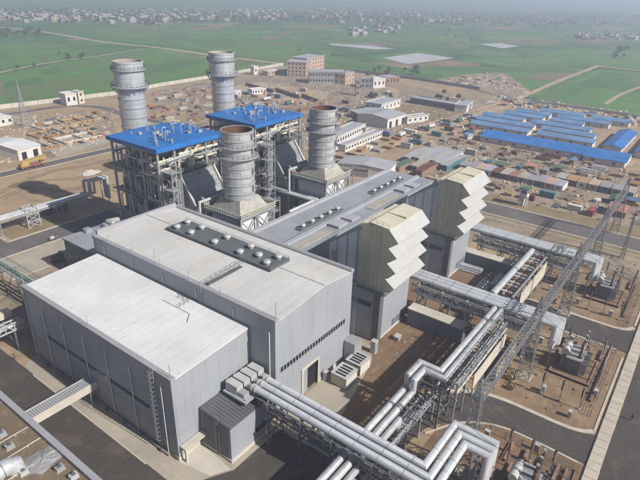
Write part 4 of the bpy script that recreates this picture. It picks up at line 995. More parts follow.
# low brick pit walls in the bays
for i, (x0, x1, y, lab) in enumerate(((126,137,7.4,'middle'),(170,182,8,'farthest'),(83,90.5,6.4,'nearest'))):
    t = T('pit_wall', 'row of low red brick pit walls beside the %s transformer' % lab, 'wall', ((x0+x1)/2, y, 0), 'red brick pit walls')
    for k in range(2 if lab != 'nearest' else 1): MB().box(x0+5 if k else x0-12, x1, y-1.6+k*13.2, y-1.6+k*13.2+.5, .04, .7).build('brick_wall', BRICKR, t)
    for k in range(4): MB().box(x1-5.5, x1, y+k*3.0, y+k*3.0+.5, .04, .8).build('brick_wall', BRICKR, t)

# control boxes and small gear standing about the bays
rc = random.Random(17); cbx = T('control_box', 'small grey control box standing in a transformer bay', 'cabinet', (0,0,0), 'control boxes in the bays')
MB().box(-.5,.5,-.35,.35,.2,1.7).build('body', GALV, cbx); MB().box(-.55,.55,-.42,.4,1.7,1.8).build('hood', HOOD, cbx); MB().box(-.4,.4,-.3,.3,0,.2).build('plinth', CONC, cbx); MB().box(-.4,.4,-.38,-.34,.4,1.5).build('door', STEEL, cbx)
spots = [(x+rc.uniform(-2,2), y+rc.uniform(-1,1)) for x, y in ((106,8),(109,16),(112,26),(118,24),(132,22),(135,16),(117,6),(155,9),(158,18),(162,27),(175,24),(180,17),(90,12),(89,20),(69,8))]
for i, (x, y) in enumerate(spots):
    if i == 0: cbx.location = (x, y, .05)
    else: copy_tree(cbx, loc=(x, y, .05), rz=rc.choice((0,1.57)))
dr_ = T('cable_drum', 'wooden cable drum lying in a transformer bay', 'cable drum', (0,0,0), 'cable drums')
MB().tube([(-.5,0,.9),(.5,0,.9)], .5, 12).build('core', STEELD, dr_, smooth=True)
for x in (-.6,.5): MB().tube([(x,0,.9),(x+.1,0,.9)], .9, 16).build('flange', TIMBER, dr_)
for i, (x, y) in enumerate(((107,22),(110.5,23),(154,24),(178,28),(86,24))):
    if i == 0: dr_.location = (x, y, .05)
    else: copy_tree(dr_, loc=(x, y, .05), rz=rc.uniform(0,3))
# ------------------------------------------------------------------ left edge: retaining wall, bridges, racks
RZ = 7.2
rw = T('service_building', 'flat brown-roofed building with grey coping filling the bottom left corner', 'building', (20, 85, 0))
MB().box(-12, 30.6, 24, 132, 0, RZ-.3).build('walls', WALL, rw); MB().box(-12, 30.2, 24.4, 131.6, RZ-.3, RZ).build('roof', ROOFB, rw)
for i in range(36): MB().box(29.9, 31.0, 24.05+i*3, 26.98+i*3, RZ-.25, 8.0+random.uniform(-.01,.01)).build('coping_stone', COPING, rw)
mb = MB()
for i in range(9): mb.box(8, 29.6, 30+i*11.7, 30.15+i*11.7, RZ, RZ+.06)
mb.build('roof_joints', ROOFD, rw)
br = T('cable_bridge', 'ribbed grey cable bridge from the brown-roofed building to the low hall across the road', 'bridge', (39, 93.5, 0))
MB().box(31.1, 46.4, 92.2, 94.9, 4.1, 5.6).build('bridge_box', GREYW, br)
for i in range(30): MB().box(31.2+i*.5, 31.48+i*.5, 92.1, 95.0, 5.6, 5.74).build('cover_slat', ROOFP, br)
mb = MB(); mb.box(31.1, 46.4, 92.0, 92.2, 3.9, 5.8); mb.box(31.1, 46.4, 94.9, 95.1, 3.9, 5.8); mb.build('bridge_side', CONCL, br)
for y in (92.3, 94.8): MB().beam((44.2,y,0),(44.2,y,4.1),.3).build('leg', GALV, br)
MB().beam((44.2,92.3,2.4),(44.2,94.8,2.4),.2).build('cross_tie', GALV, br); MB().box(43.6, 44.8, 92.0, 95.1, 0, .3).build('footing', CONCL, br)
# things beyond the low wall
for i, (a, b) in enumerate((((0,441),(36,424)),((0,462),(42,437)),((14,480),(56,446)))):
    p, q = P(*a, RZ+.3), P(*b, RZ+.3); y = (p.y+q.y)/2
    t = T('roof_pipe', 'thin pale pipe across the brown roof at bottom left, %s of three' % ('topmost','middle','lowest')[i], 'pipe', (20,y,RZ), 'pipes on the brown roof')
    MB().tube([(min(p.x,q.x)-9,y,RZ+.3),(29.6,y,RZ+.3)], .09, 6).build('pipe', PIPEC, t)
    for k in range(4): MB().box(12+k*5, 12.3+k*5, y-.2, y+.2, RZ, RZ+.22).build('pipe_block', CONC, t)
c0 = P(4, 470, RZ+1.6)
tk = T('roof_duct', 'silver banded duct drum on the brown roof at the very bottom left', 'duct', (c0.x, c0.y, RZ))
tb = MB().tube([(c0.x-9,c0.y,RZ+1.9),(c0.x+.3,c0.y,RZ+1.9),(c0.x+1.6,c0.y,RZ+1.2),(c0.x+1.8,c0.y,RZ+.1)], 1.5, 20).build('shell', PIPE, tk, smooth=True)
for k in range(5): MB().tube([(c0.x-.3-k*1.6,c0.y,RZ+1.9),(c0.x-.45-k*1.6,c0.y,RZ+1.9)], 1.56, 20).build('band', STEELD, tb)
for k in (-7.5,-3,-1): MB().box(c0.x+k-.3, c0.x+k+.3, c0.y-1.3, c0.y+1.3, RZ, RZ+.9).build('saddle', CONC, tk)
for i, (px_, py_) in enumerate(((10,448),(24,474),(2,436),(60,470),(74,478))):
    p = P(px_, py_, RZ); t = T('roof_unit', 'small grey plant box on the brown roof, %s from the left edge' % ('second','third','first','fourth','fifth')[i], 'equipment', (p.x,p.y,RZ), 'roof plant boxes')
    MB().box(p.x-.7, p.x+.7, p.y-.5, p.y+.5, RZ+.1, RZ+.9).build('casing', (GALV,HOOD,STEEL)[i % 3], t); MB().box(p.x-.8, p.x+.8, p.y-.6, p.y+.6, RZ, RZ+.1).build('base', CONC, t); MB().lathe(p.x, p.y, [(.35,RZ+.9),(.35,RZ+1.05)], 10).build('fan_ring', STEELD, t)
hp = []
def heap(name, c, r, h, m, label, cat, group=None, seed=0, n=9, rings=4):
    rnd = random.Random(seed); mb = MB(); vs = [(c[0], c[1], h*.97)]; fs = []
    for k in range(1, rings+1):
        for j in range(n):
            a = 2*math.pi*(j+.3*(k % 2))/n; rr = r*k/rings*rnd.uniform(.8,1.2); z = 0 if k == rings else h*(1-(k/rings)**1.4)*rnd.uniform(.7,1.25)
            vs.append((c[0]+rr*math.cos(a), c[1]+rr*math.sin(a)*.8, z))
    for j in range(n): fs.append((0, 1+j, 1+(j+1) % n))
    for k in range(rings-1):
        for j in range(n): a = 1+k*n+j; b = 1+k*n+(j+1) % n; fs.append((a, a+n, b+n, b))
    o = mb.add(vs, fs).build(name, m, None, (c[0], c[1], .03)); return tag(o, label, cat, group)
c = P(43, 460, RZ); o = heap('tarpaulin_heap', (c.x, c.y), 3.4, .55, GREYW, 'crumpled grey tarpaulin heap on the brown roof at bottom left', 'tarpaulin', seed=3, n=22, rings=6); o.location.z = RZ+.02

lb = T('pipe_bridge', 'white trussed pipe bridge reaching the left end of the low hall', 'pipe bridge', (36, 127, 0))
MB().box(16, 46.6, 129.6, 131.8, 6.6, 8.2).build('covered_pipe', PIPEC, lb)
for y in (123.6, 125.2):
    mb = MB(); truss(mb, (16,y,8.2), (46.4,y,8.2), 2.0, 14, .3); mb.build('truss', HOOD, lb)
MB().tube([(16,124.4,7.2),(46.4,124.4,7.2)], .5, 8).build('pipe', PIPE, lb, smooth=True)
for x in (20, 30, 44):
    mb = MB(); 
    for y in (123.8, 131.4): mb.beam((x,y,0),(x,y,6.6),.35)
    mb.beam((x,123.8,6.2),(x,131.4,6.2),.3); mb.beam((x,123.8,0),(x,131.4,6.2),.2); mb.build('bent', STEELD, lb)
lg = T('pipe_gallery', 'pipe gallery with green netting running back from the low hall at left', 'pipe gallery', (57, 145, 0))
for x, m in ((56.2,PIPE),(57.2,GREENP),(58.2,PIPE)): MB().tube([(x,118.7,7.4),(x,172,7.4)], .35, 8).build('pipe', m, lg, smooth=True)
mb = MB()
for i in range(36): y = 119+i*1.5; mb.beam((55.2,y,7.9),(55.2,y,9.0),.08); mb.beam((55.2,y,9.0),(59.2,y+.4,9.0),.06); mb.beam((59.2,y,7.9),(59.2,y,9.0),.08)
for x in (55.2,59.2): mb.beam((x,119,9),(x,172,9),.09)
mb.build('net_frame', ANET, lg)
for y in (124, 134, 144, 154, 164, 171):
    mb = MB()
    for x in (55.4, 59.0): mb.beam((x,y,0),(x,y,6.9),.3)
    mb.beam((55.0,y,6.9),(59.4,y,6.9),.3); mb.beam((55.4,y,0),(59,y,6.9),.18); mb.build('bent', STEELD, lg)
lr = T('pipe_rack', 'white pipe rack on trestles running left from the left boiler over brown ground', 'pipe rack', (85, 195, 0), 'pipe racks')
for y, r_, z in ((197.0,.5,6.3),(195.6,.55,6.3),(194.2,.5,6.3)): MB().tube([(30,y,z),(108+(197-y),y,z),(108+(197-y),y,11),(117,y,11),(117,y,2)], r_, 10).build('pipe', PIPE, lr, smooth=True)
MB().box(30, 107, 193.0, 193.5, 5.7, 6.0).build('cable_tray', GALV, lr)
for x in (36, 48, 60, 73, 96, 106): 
    mb = MB()
    for y in (193.6,197.6): mb.beam((x,y,0),(x,y,5.7),.28)
    mb.beam((x,193,5.7),(x,198.2,5.7),.3); mb.build('bent', GALV, lr)
mb = MB(); lattice_column(mb, 84.6, 195.6, 0, 7.6, 4.6, 4.2, 3, .3); mb.build('trestle_tower', HOOD, lr)
for x in (109, 116):
    mb = MB()
    for y in (193.4,197.8): mb.beam((x,y,0),(x,y,11.6),.3)
    mb.beam((x,193.4,11.6),(x,197.8,11.6),.3); mb.build('portal', STEEL, lr)

def machine(p, s, m1, m2, label, name='compressor', cat='machine', rz=0):
    t = T(name, label, cat, (p[0], p[1], .07)); x, y = p[0], p[1]
    MB().box(x-1.6*s, x+1.6*s, y-.8*s, y+.8*s, .07, .35*s).build('skid', STEELD, t)
    MB().tube([(x-1.3*s,y,1.0*s),(x+.2*s,y,1.0*s)], .6*s, 10).build('drum', m1, t, smooth=True)
    MB().box(x+.4*s, x+1.4*s, y-.6*s, y+.6*s, .35*s, 1.6*s).build('motor', m2, t)
    MB().tube([(x+.9*s,y,1.6*s),(x+.9*s,y,2.3*s)], .12*s, 6).build('exhaust', STEELD, t)
p = P(57,262); machine(p, 1.6, REDP, STEELD, 'dark and red machine skid on the pale pad behind the low hall')
p = P(54,240); machine(p, 1.1, GALV, STEELD, 'small grey trolley on the left road')
p = P(62,211); machine(p, 1.7, GREENP, GREENP, 'green machine beside the left pipe rack')
p = P(48,214); machine(p, 1.6, REDP, RUST, 'dull red machine beside the left pipe rack')
p = P(60,208.5)
p = P(35,209); heap('rubble_heap', (p.x,p.y), 9, 1.3, SANDY, 'pale rubble spread above the left pipe rack', 'rubble', seed=4, n=14)
p = P(90,173); heap('rubble_heap', (p.x,p.y), 5, 1.4, CONCL, 'pale rubble heap on bare brown ground left of the left boiler', 'rubble', seed=5, n=12)

# mobile crane
def crane_truck(p, label):
    x, y = p.x, p.y; t = T('mobile_crane', label, 'crane', (x, y, .06))
    MB().box(x-6, x+6, y-1.3, y+1.3, 1.0, 1.7).build('chassis', REDP, t)
    cb = MB().hexa([(x+4.3,y-1.3,1.7),(x+6.3,y-1.3,1.7),(x+6.3,y+1.3,1.7),(x+4.3,y+1.3,1.7),(x+4.3,y-1.2,3.3),(x+5.8,y-1.2,3.3),(x+5.8,y+1.2,3.3),(x+4.3,y+1.2,3.3)]).build('cab', YELLOW, t)
    MB().box(x+4.6, x+5.6, y-1.34, y-1.24, 2.3, 3.1).build('cab_window', WIN, cb)
    MB().box(x-5.5, x-1.5, y-1.3, y+1.3, 1.7, 3.0).build('slewing_body', YELLOW, t)
    bm = MB().beam((x-4.5,y,3.3),(x+7.5,y,3.9),.9,1.0).build('boom', YELLOW, t); MB().beam((x+7.5,y,3.9),(x+9,y,3.95),.6,.6).build('boom_tip', STEELD, bm)
    for k in (-4.8,-3.3,1.5,3.2,5.2):
        for s_ in (-1.25, .95): 
            wh = MB().tube([(x+k,y+s_,.62),(x+k,y+s_+.35,.62)], .58, 12).build('wheel', TYRE, t); MB().tube([(x+k,y+s_-.02,.62),(x+k,y+s_+.37,.62)], .25, 8).build('hub', YELLOW, wh)
    return t
crane_truck(Vector((167*.7+3, 263.4, 0)), 'yellow and red mobile crane on the far left road')

# ------------------------------------------------------------------ buildings further off
def house(name, label, cat, p0, p1, depth, h, wm, rm, cols=0, rows=1, pitch=0.0, over=.4, group=None, dcols=0, px=True, wz=None, doors=0):
    a = P(*p0) if px else Vector((*p0, 0)); b = P(*p1) if px else Vector((*p1, 0))
    u = (b-a); L_ = u.length; u.normalize(); n = Vector((-u.y, u.x, 0))
    if n.dot(a) < 0: n = -n
    t = T(name, label, cat, a.lerp(b, .5)+n*depth/2, group)
    q = lambda s_, d, z: a+u*s_+n*d+Vector((0,0,z))
    flip = u.cross(n).z < 0
    def hx(s0, s1, d0, d1, z0, z1, z0b=None, z1b=None):
        pts = [q(s0,d0,z0),q(s1,d0,z0),q(s1,d1,z0),q(s0,d1,z0),q(s0,d0,z1),q(s1,d0,z1),q(s1,d1,z1 if z1b is None else z1b),q(s0,d1,z1 if z1b is None else z1b)]
        return MB().hexa(pts if not flip else [pts[i] for i in (1,0,3,2,5,4,7,6)])
    wl = hx(0, L_, 0, depth, -.1, h).build('walls', wm, t)
    if pitch:
        m_ = depth/2
        r1_ = hx(-over, L_+over, -over, m_, h, h+.25, None, None); 
        for lo, hi, d0, d1 in ((h, h+pitch, -over, m_), (h+pitch, h, m_, depth+over)):
            pts = [q(-over,d0,lo),q(L_+over,d0,lo),q(L_+over,d1,hi),q(-over,d1,hi),q(-over,d0,lo+.2),q(L_+over,d0,lo+.2),q(L_+over,d1,hi+.2),q(-over,d1,hi+.2)]
            MB().hexa(pts if not flip else [pts[i] for i in (1,0,3,2,5,4,7,6)]).build('roof_slope', rm, t)
        for s0 in (0, L_-.2):
            g = MB().add([q(s0,0,h),q(s0,depth,h),q(s0,m_,h+pitch),q(s0+.2,0,h),q(s0+.2,depth,h),q(s0+.2,m_,h+pitch)], [(0,2,1),(3,4,5),(0,1,4,3),(1,2,5,4),(2,0,3,5)]); g.build('gable', wm, t)
    else:
        r = hx(-over, L_+over, -over, depth+over, h, h+.3).build('roof', rm, t)
        mb = MB()
        for s0, s1, d0, d1 in ((-over,L_+over,-over,-over+.3),(-over,L_+over,depth+over-.3,depth+over),(-over,-over+.3,-over+.3,depth+over-.3),(L_+over-.3,L_+over,-over+.3,depth+over-.3)):
            k = hx(s0,s1,d0,d1,h+.3,h+.7); mb.add(k.v, k.f)
        mb.build('parapet', wm, r)
    st = h/rows
    for r in range(rows):
        z = st*r+st*.38; hh = st*.36
        for i in range(cols):
            s_ = L_*(i+.5)/cols; ww = min(1.6, L_/cols*.5)
            wn = hx(s_-ww/2, s_+ww/2, -.06, .05, z, z+hh).build('window', WIN, t)
        for i in range(dcols):
            d = depth*(i+.5)/dcols; ww = min(1.6, depth/dcols*.5)
            side = L_ if (b-a).dot(_R) > 0 else 0
            for sd in (0, L_): hx(sd-.06, sd+.06, d-ww/2, d+ww/2, z, z+hh).build('window', WIN, t)
    for i in range(doors):
        s_ = L_*(i+.5)/doors; hx(s_-1.4, s_+1.4, -.07, .05, 0, h*.7).build('door', DARK, t)
    return t
house('brick_block', 'brown four-storey block with pink side by the far fields', 'building', (287,76.5), (306,77.5), 26, 14, BRICKP, ROOFP, cols=5, rows=4, dcols=5)
house('brick_block', 'taller pink block with openings joined right of the brown block', 'building', (306.5,74.5), (324,70.5), 18, 15.5, BRICKP, ROOFP, cols=7, rows=4, dcols=3)
house('long_block', 'long grey two-storey block below the pink blocks', 'building', (309,83.5), (345,84), 16, 10.5, GREYW, ROOFP, cols=12, rows=2, dcols=3)
house('brick_block', 'small red brick block at the right end of the long grey block', 'building', (345,85), (354,82), 12, 9.5, BRICKP, ROOFP, cols=3, rows=2, dcols=2)
house('white_block', 'white block with grey left half below the far fence', 'building', (361,88), (372,88.5), 12, 8, GREYW, ROOFP, cols=3, rows=2)
house('white_block', 'bright white block beside the grey one below the far fence', 'building', (373,88.5), (385,87.5), 10, 8, WHITEW, WHITE, cols=3, rows=1)
house('brick_block', 'low reddish block right of the bright white block', 'building', (386,85.5), (399,84), 12, 7, BRICKR, ROOFP, cols=4, rows=1)
house('water_tower', 'narrow grey tower standing by the compound', 'tower', (356,96), (359.5,96), 4, 13, GREYW, ROOFP, cols=1, rows=3)
house('long_shed', 'long low grey-roofed shed with dark open front at the meadow', 'shed', (410,103), (465,112), 10, 4, WALLD, ROOFP, cols=16, rows=1, group=None)
house('white_shed', 'small white shed at the right end of the meadow shed', 'shed', (466,113), (472,108), 9, 5, WHITEW, ROOFP, cols=3, rows=1)
house('arched_shed', 'white gabled workshop with three dark arches', 'workshop', (387,129), (405.5,123), 24, 6.2, WHITEW, ROOFP, doors=3, pitch=1.6)
house('white_wall_house', 'low white house with flat roof right of the arched workshop', 'house', (407,124), (428,121), 5, 4.2, WHITEW, ROOFP, cols=4)
house('white_house', 'white house with grey roof at the top left of the meadow', 'house', (381,112.5), (400,106.5), 14, 5.5, WHITEW, ROOFP, cols=5, dcols=3)
house('grey_shed', 'long grey shed left of the arched workshop', 'shed', (350,116), (362,121), 26, 4, GREYW, ROOFP, pitch=1.0)
house('long_white_house', 'long low white house with many windows right of the right rear chimney', 'house', (337,145.5), (365,131.5), 9, 4.6, WHITEW, ROOFP, cols=12)
house('long_white_wall', 'long white low row in front of the many-windowed house', 'house', (345,152.5), (382,137), 5, 3.6, WHITEW, ROOFP, cols=14)
house('grey_store', 'grey store with bright white end wall behind the turbine hall', 'store', (388,180.5), (395.5,172), 26, 5, WHITEW, ROOFP, pitch=1.0)
house('grey_lean_to', 'low grey lean-to left of the white-ended store', 'store', (352,176), (368,178), 10, 4, GREYW, ROOFG)
house('workshop', 'white-roofed workshop with red goods in its opening at far left', 'workshop', (19.5,161), (42,154.5), 27, 5.4, WHITEW, WHITE, pitch=1.3, doors=2)
house('white_hut', 'white hut at the left picture edge above the workshop', 'hut', (-6,128), (14,124), 12, 5, WHITEW, WHITE, cols=3)
house('gate_house', 'white square gatehouse by the left perimeter wall', 'hut', (67,106), (78,104.5), 9, 8, WHITEW, WHITE, cols=2, rows=1)
house('gate_house', 'narrow cream hut right of the white gatehouse', 'hut', (79.5,104), (85,103), 6, 8.5, CREAMP, ROOFP, cols=1, rows=2)
house('white_hut', 'long white hut below the long earth wall left of the pink blocks', 'hut', (252,95), (266,93.5), 6, 4, WHITEW, WHITE, cols=5)
house('white_hut', 'small white hut right of the right rear chimney top', 'hut', (235,97.5), (241,95.5), 6, 4, WHITEW, WHITE, cols=2)
house('white_hut', 'tiny white tower hut on the perimeter wall', 'hut', (254,75), (258,74.5), 5, 8, WHITEW, WHITE, cols=1)
house('white_hut', 'white hut between the chimney and the pink blocks', 'hut', (268,76), (281,74), 8, 4, BRICKP, WHITE, cols=4)
# earth compound walls
for i, (a, b) in enumerate((((246,86),(274,93)),((276,91),(300,99)),((302,97),(318,103)),((205,98),(236,92)),((300,112),(332,100)))):
    pa, pb = P(*a), P(*b); mid = pa.lerp(pb,.5)
    t = T('earth_wall', 'low brown earth wall, %s among the compound walls below the pink blocks' % ('first from left','second from left','third from left','beside the right rear chimney','lowest')[i], 'wall', mid, 'earth compound walls')
    mb = MB().beam(pa+Vector((0,0,1.4)), pb+Vector((0,0,1.4)), 1.0, 2.8); mb.build('wall_body', BRICKR if i % 2 else DIRTB, t)
    MB().beam(pa+Vector((0,0,2.95)), pb+Vector((0,0,2.95)), 1.3, .3).build('wall_cap', DIRTG, t)

# perimeter wall of the plant
def perimeter(pxs, label, h=2.6, m=CONCL, seg=9.0, th=.5):
    pts = xyz(*pxs); t = T('perimeter_wall', label, 'wall', pts[0], 'perimeter walls')
    for a, b in zip(pts[:-1], pts[1:]):
        n = max(1, int((b-a).length/seg))
        for i in range(n):
            p, q = a.lerp(b, i/n), a.lerp(b, (i+.97)/n); MB().beam(p+Vector((0,0,h/2)), q+Vector((0,0,h/2)), th, h).build('wall_panel', m, t)
    return t
perimeter([(-25,112.5),(0,109),(62,101.5),(120,94.5),(160,86.5),(215,77.5),(283,65.5)], 'long pale boundary wall between green fields and site, at left', 3.0, CONCL, 8, .9)
perimeter([(354,72),(420,80.5),(480,90)], 'grey boundary wall beyond the white blocks, at the field edge', 2.8, GREYW, 9, .8)
perimeter([(535,103.5),(590,110.5),(640,118.5),(670,123)], 'pale boundary wall behind the blue-roofed camp at right', 2.6, CONCL, 9, .8)

# blue-roofed camp
def shed(x0, x1, y0, y1, label, rm, along='y', wm=WHITEW, e=3.0, r=1.6):
    if along == 'y': return house('camp_shed', label, 'shed', (x0,y1), (x0,y0), x1-x0, e, wm, rm, pitch=r, over=.8, px=False, group='blue-roofed camp sheds', cols=max(2,int((y1-y0)/8)))
    return house('camp_shed', label, 'shed', (x0,y0), (x1,y0), y1-y0, e, wm, rm, pitch=r, over=.8, px=False, group='blue-roofed camp sheds', cols=max(2,int((x1-x0)/8)))
shed(322, 342, 56.5, 115, 'longest bright blue camp shed in the front row', BLUEY, r=2.2)
shed(320, 341, 34, 55, 'short bright blue camp shed at the right of the front row', BLUEY, r=2.0)
shed(350, 402, 41, 50.5, 'bright blue camp shed standing end-on at right', BLUEY, 'x')
shed(348, 402, 24, 33.5, 'bright blue camp shed end-on at the right picture edge', BLUEY, 'x')
k = 0
ordn = ('second','third','fourth','fifth','sixth','seventh')
for x0, x1, y0, y1 in ((352,361,57,134),(368,377,60,136),(384,392,66,138),(400,408,74,128),(415,423,60,124),(430,438,50,110)):
    ym = y0+(y1-y0)*random.uniform(.4,.6)
    shed(x0, x1, ym+3, y1, 'faded blue camp shed, left half of the %s row from the front' % ordn[k], BLUEL)
    shed(x0, x1, y0, ym-3, 'faded blue camp shed, right half of the %s row from the front' % ordn[k], BLUEL); k += 1
# long cabins in the yard behind the turbine hall
for i in range(6):
    y = 104.5+i*4.4; x0 = 251+(i*7) % 5
    house('site_cabin', 'long pale cabin, %s of six side by side behind the turbine hall' % ('first','second','third','fourth','fifth','sixth')[i], 'cabin', (x0,y+3), (x0,y), 24+(i*5) % 8, 2.9, (TEALP,WHITEW,GREYW,TEALP,WHITEW,GREYW)[i], ROOFP if i % 2 else TOWNW, pitch=.5, px=False, group='long cabins', cols=1)
for i, (x, y, L_) in enumerate(((234,110,20),(240,116,18),(233,122,16))):
    house('timber_shed', 'long brown shed, %s of three behind the turbine hall' % ('nearest','middle','farthest')[i], 'shed', (x,y+3.4), (x,y), L_, 2.8, BRICKR, (RUST,BEIGE,GREENP)[i], pitch=.6, px=False, group='brown sheds', cols=1)
# sentry tower
st = T('sentry_tower', 'white sentry tower standing beside the outer road', 'tower', (228.5, 58.5, 0))
for x in (227.2, 229.8):
    for y in (57.2, 59.8): MB().box(x-.25, x+.25, y-.25, y+.25, 0, 5).build('leg', WHITEW, st)
MB().box(226.7, 230.3, 56.7, 60.3, 4.4, 4.8).build('floor', CONCL, st); cbn = MB().box(227, 230, 57, 60, 4.8, 8).build('cabin', WHITEW, st)
for a in ((226.94,227.02,57.5,59.5),(227.5,229.5,56.94,57.02)): MB().box(*a, 6, 7.2).build('window', WIN, cbn)
MB().box(226.4, 230.6, 56.4, 60.6, 8, 8.4).build('roof', GREENP, st); MB().box(227.6, 229.2, 58.0, 59.6, 0, 4.4).build('stair_shaft', WHITEW, st)
# pink shelter
house('pink_shelter', 'pink pitched shelter beside the gantry end', 'shelter', (241,27), (241,20.5), 9, 2.6, DIRTB, TARP, pitch=2.0, px=False)
# lattice masts
def mast(p, h, label, b=3.0):
    t = T('lattice_mast', label, 'mast', (p.x, p.y, 0), 'lattice masts'); mb = MB(); lattice_column(mb, p.x, p.y, 0, h, b, .4, 12, .16); mb.build('mast_frame', GALV, t)
    MB().box(p.x-b*.7, p.x+b*.7, p.y-b*.7, p.y+b*.7, -.05, .3).build('footing', CONC, t); MB().beam((p.x,p.y,h),(p.x,p.y,h+3),.12).build('spike', GALV, t)
mast(P(26,127), 26, 'thin lattice mast above the white-roofed workshop at far left', 4)
mast(P(622,258), 16, 'thin lattice mast standing right of the farthest transformer bay', 1.4)
# ------------------------------------------------------------------ things lying about the yards
def proto_container(m, name='shipping_container'):
    t = T(name, 'x', 'container', (0,0,0)); L_, W_, H_ = 6.1, 2.45, 2.6
    b = MB().box(-L_/2+.1, L_/2-.1, -W_/2+.06, W_/2-.06, .15, H_-.06).build('body', m, t)
    mb = MB()
    for i in range(14): x = -L_/2+.4+i*.41; mb.box(x, x+.2, -W_/2, W_/2, .2, H_-.1)
    mb.build('corrugation', m, b)
    mb = MB()
    for x in (-L_/2, L_/2-.16):
        for y in (-W_/2, W_/2-.16): mb.box(x, x+.16, y, y+.16, 0, H_)
    mb.build('frame', m, t); MB().box(-L_/2+.02, -L_/2+.12, -W_/2+.2, W_/2-.2, .2, H_-.15).build('door', m, t)
    return t
def proto_cabin(m, rm):
    t = T('cabin', 'x', 'cabin', (0,0,0)); MB().box(-3, 3, -1.4, 1.4, .2, 2.7).build('body', m, t); MB().hexa([(-3.2,-1.6,2.7),(3.2,-1.6,2.7),(3.2,1.6,2.7),(-3.2,1.6,2.7),(-3.2,-1.6,2.85),(3.2,-1.6,2.85),(3.2,1.6,3.15),(-3.2,1.6,3.15)]).build('roof', rm, t)
    MB().box(-3.05,-2.95,-.5,.4,.25,2.2).build('door', STEELD, t)
    for x in (-2,0.6): MB().box(x, x+1.2, -1.45, -1.38, 1.2, 2.1).build('window', WIN, t)
    MB().box(-2.8,2.8,-1.2,1.2,0,.2).build('skid', STEELD, t); return t
def proto_crates(m):
    t = T('crate_stack', 'x', 'crates', (0,0,0))
    for i in range(5):
        x = random.uniform(-2.4,2.4); y = random.uniform(-1.6,1.6); s_ = random.uniform(.8,1.5); MB().box(x-s_, x+s_, y-s_*.7, y+s_*.7, .05*i, random.uniform(.8,1.7)).build('crate', m, t)
    return t
def proto_pipes(m):
    t = T('pipe_stack', 'x', 'pipes', (0,0,0))
    for r, n in ((0,5),(1,4),(2,3)):
        for i in range(n): MB().tube([(-4,(i-(n-1)/2)*.72,.36+r*.62),(4+random.uniform(-.5,.5),(i-(n-1)/2)*.72,.36+r*.62)], .35, 8).build('pipe', m, t, smooth=True)
    return t
def proto_planks(m):
    t = T('timber_stack', 'x', 'timber', (0,0,0))
    for r in range(4):
        for i in range(5): MB().box(-2.6+random.uniform(-.3,.3), 2.6+random.uniform(-.3,.3), -1.3+i*.52, -.86+i*.52, .05+r*.34, .34+r*.34).build('plank', m, t)
    return t
def proto_truck(m):
    t = T('truck', 'x', 'truck', (0,0,0)); MB().box(-4,2.2,-1.1,1.1,.9,1.15).build('chassis', STEELD, t)
    bd = MB().box(-4,1.9,-1.2,1.2,1.15,2.6).build('cargo_body', m, t); cb = MB().hexa([(2.2,-1.15,.7),(4.0,-1.15,.7),(4.0,1.15,.7),(2.2,1.15,.7),(2.2,-1.1,2.7),(3.5,-1.1,2.7),(3.5,1.1,2.7),(2.2,1.1,2.7)]).build('cab', WHITEW, t)
    MB().hexa([(3.9,-1,1.6),(3.99,-1,1.6),(3.99,1,1.6),(3.9,1,1.6),(3.55,-.95,2.5),(3.62,-.95,2.5),(3.62,.95,2.5),(3.55,.95,2.5)]).build('windscreen', WIN, cb)
    for x in (-3,-1.8,3):
        for y in (-1.15,.85): MB().tube([(x,y,.52),(x,y+.3,.52)], .5, 10).build('wheel', TYRE, t)
    return t
def proto_shelter(m):
    t = T('tarpaulin_shelter', 'x', 'shelter', (0,0,0))
    for x in (-3,3):
        for y in (-2,2): MB().beam((x,y,0),(x,y,2.4),.14).build('post', STEELD, t)
    MB().add([(-3.4,-2.4,2.3),(3.4,-2.4,2.3),(3.4,0,3.2),(-3.4,0,3.2),(-3.4,2.4,2.3),(3.4,2.4,2.3)], [(0,1,2,3),(3,2,5,4)]).build('sheet', m, t)
    MB().box(-2.5,2.5,-1.5,1.5,0,1.1).build('stored_goods', TIMBER, t); return t
def proto_frames(m):
    t = T('steel_stack', 'x', 'steel', (0,0,0))
    for i in range(7): MB().beam((-3.5+random.uniform(-.6,.6),-1.4+i*.45,.2+.25*(i % 2)),(3.5+random.uniform(-.6,.6),-1.4+i*.45+random.uniform(-.3,.3),.2+.25*(i % 2)),.3,.36).build('girder', m, t)
    for x in (-2,2): MB().box(x-.15,x+.15,-1.6,1.6,0,.04).build('bearer', TIMBER, t)
    return t
PR = []
for m, c in ((TEALP,'teal'),(REDP,'faded red'),(WHITEW,'white'),(BRICKP,'pinkish'),(GREYW,'grey'),(BEIGE,'beige'),(RUST,'rusty')): PR.append((proto_container(m), '%s shipping container' % c, 'c'))
for m, rm, c in ((WHITEW,ROOFP,'white site cabin with grey roof'),(TEALP,BLUEL,'teal site cabin with blue roof'),(WHITEW,BLUEL,'white site cabin with blue roof'),(BEIGE,CREAM,'beige site cabin')): PR.append((proto_cabin(m, rm), c, 'b'))
for m, c in ((TIMBER,'brown stack of crates'),(BRICKR,'reddish stack of crates'),(GREYW,'grey stack of crates'),(WHITEW,'pale stack of crates')): PR.append((proto_crates(m), c, 'k'))
for m, c in ((RUST,'rusty stack of pipes'),(PIPE,'silver stack of pipes'),(BEIGE,'beige stack of pipes')): PR.append((proto_pipes(m), c, 'p'))
for m, c in ((TIMBER,'stack of timber planks'),(ORANGE,'orange stack of shuttering boards')): PR.append((proto_planks(m), c, 't'))
for m, c in ((BLUEP,'truck with blue body'),(WHITEW,'truck with white body'),(GREENP,'truck with green body')): PR.append((proto_truck(m), c, 'v'))
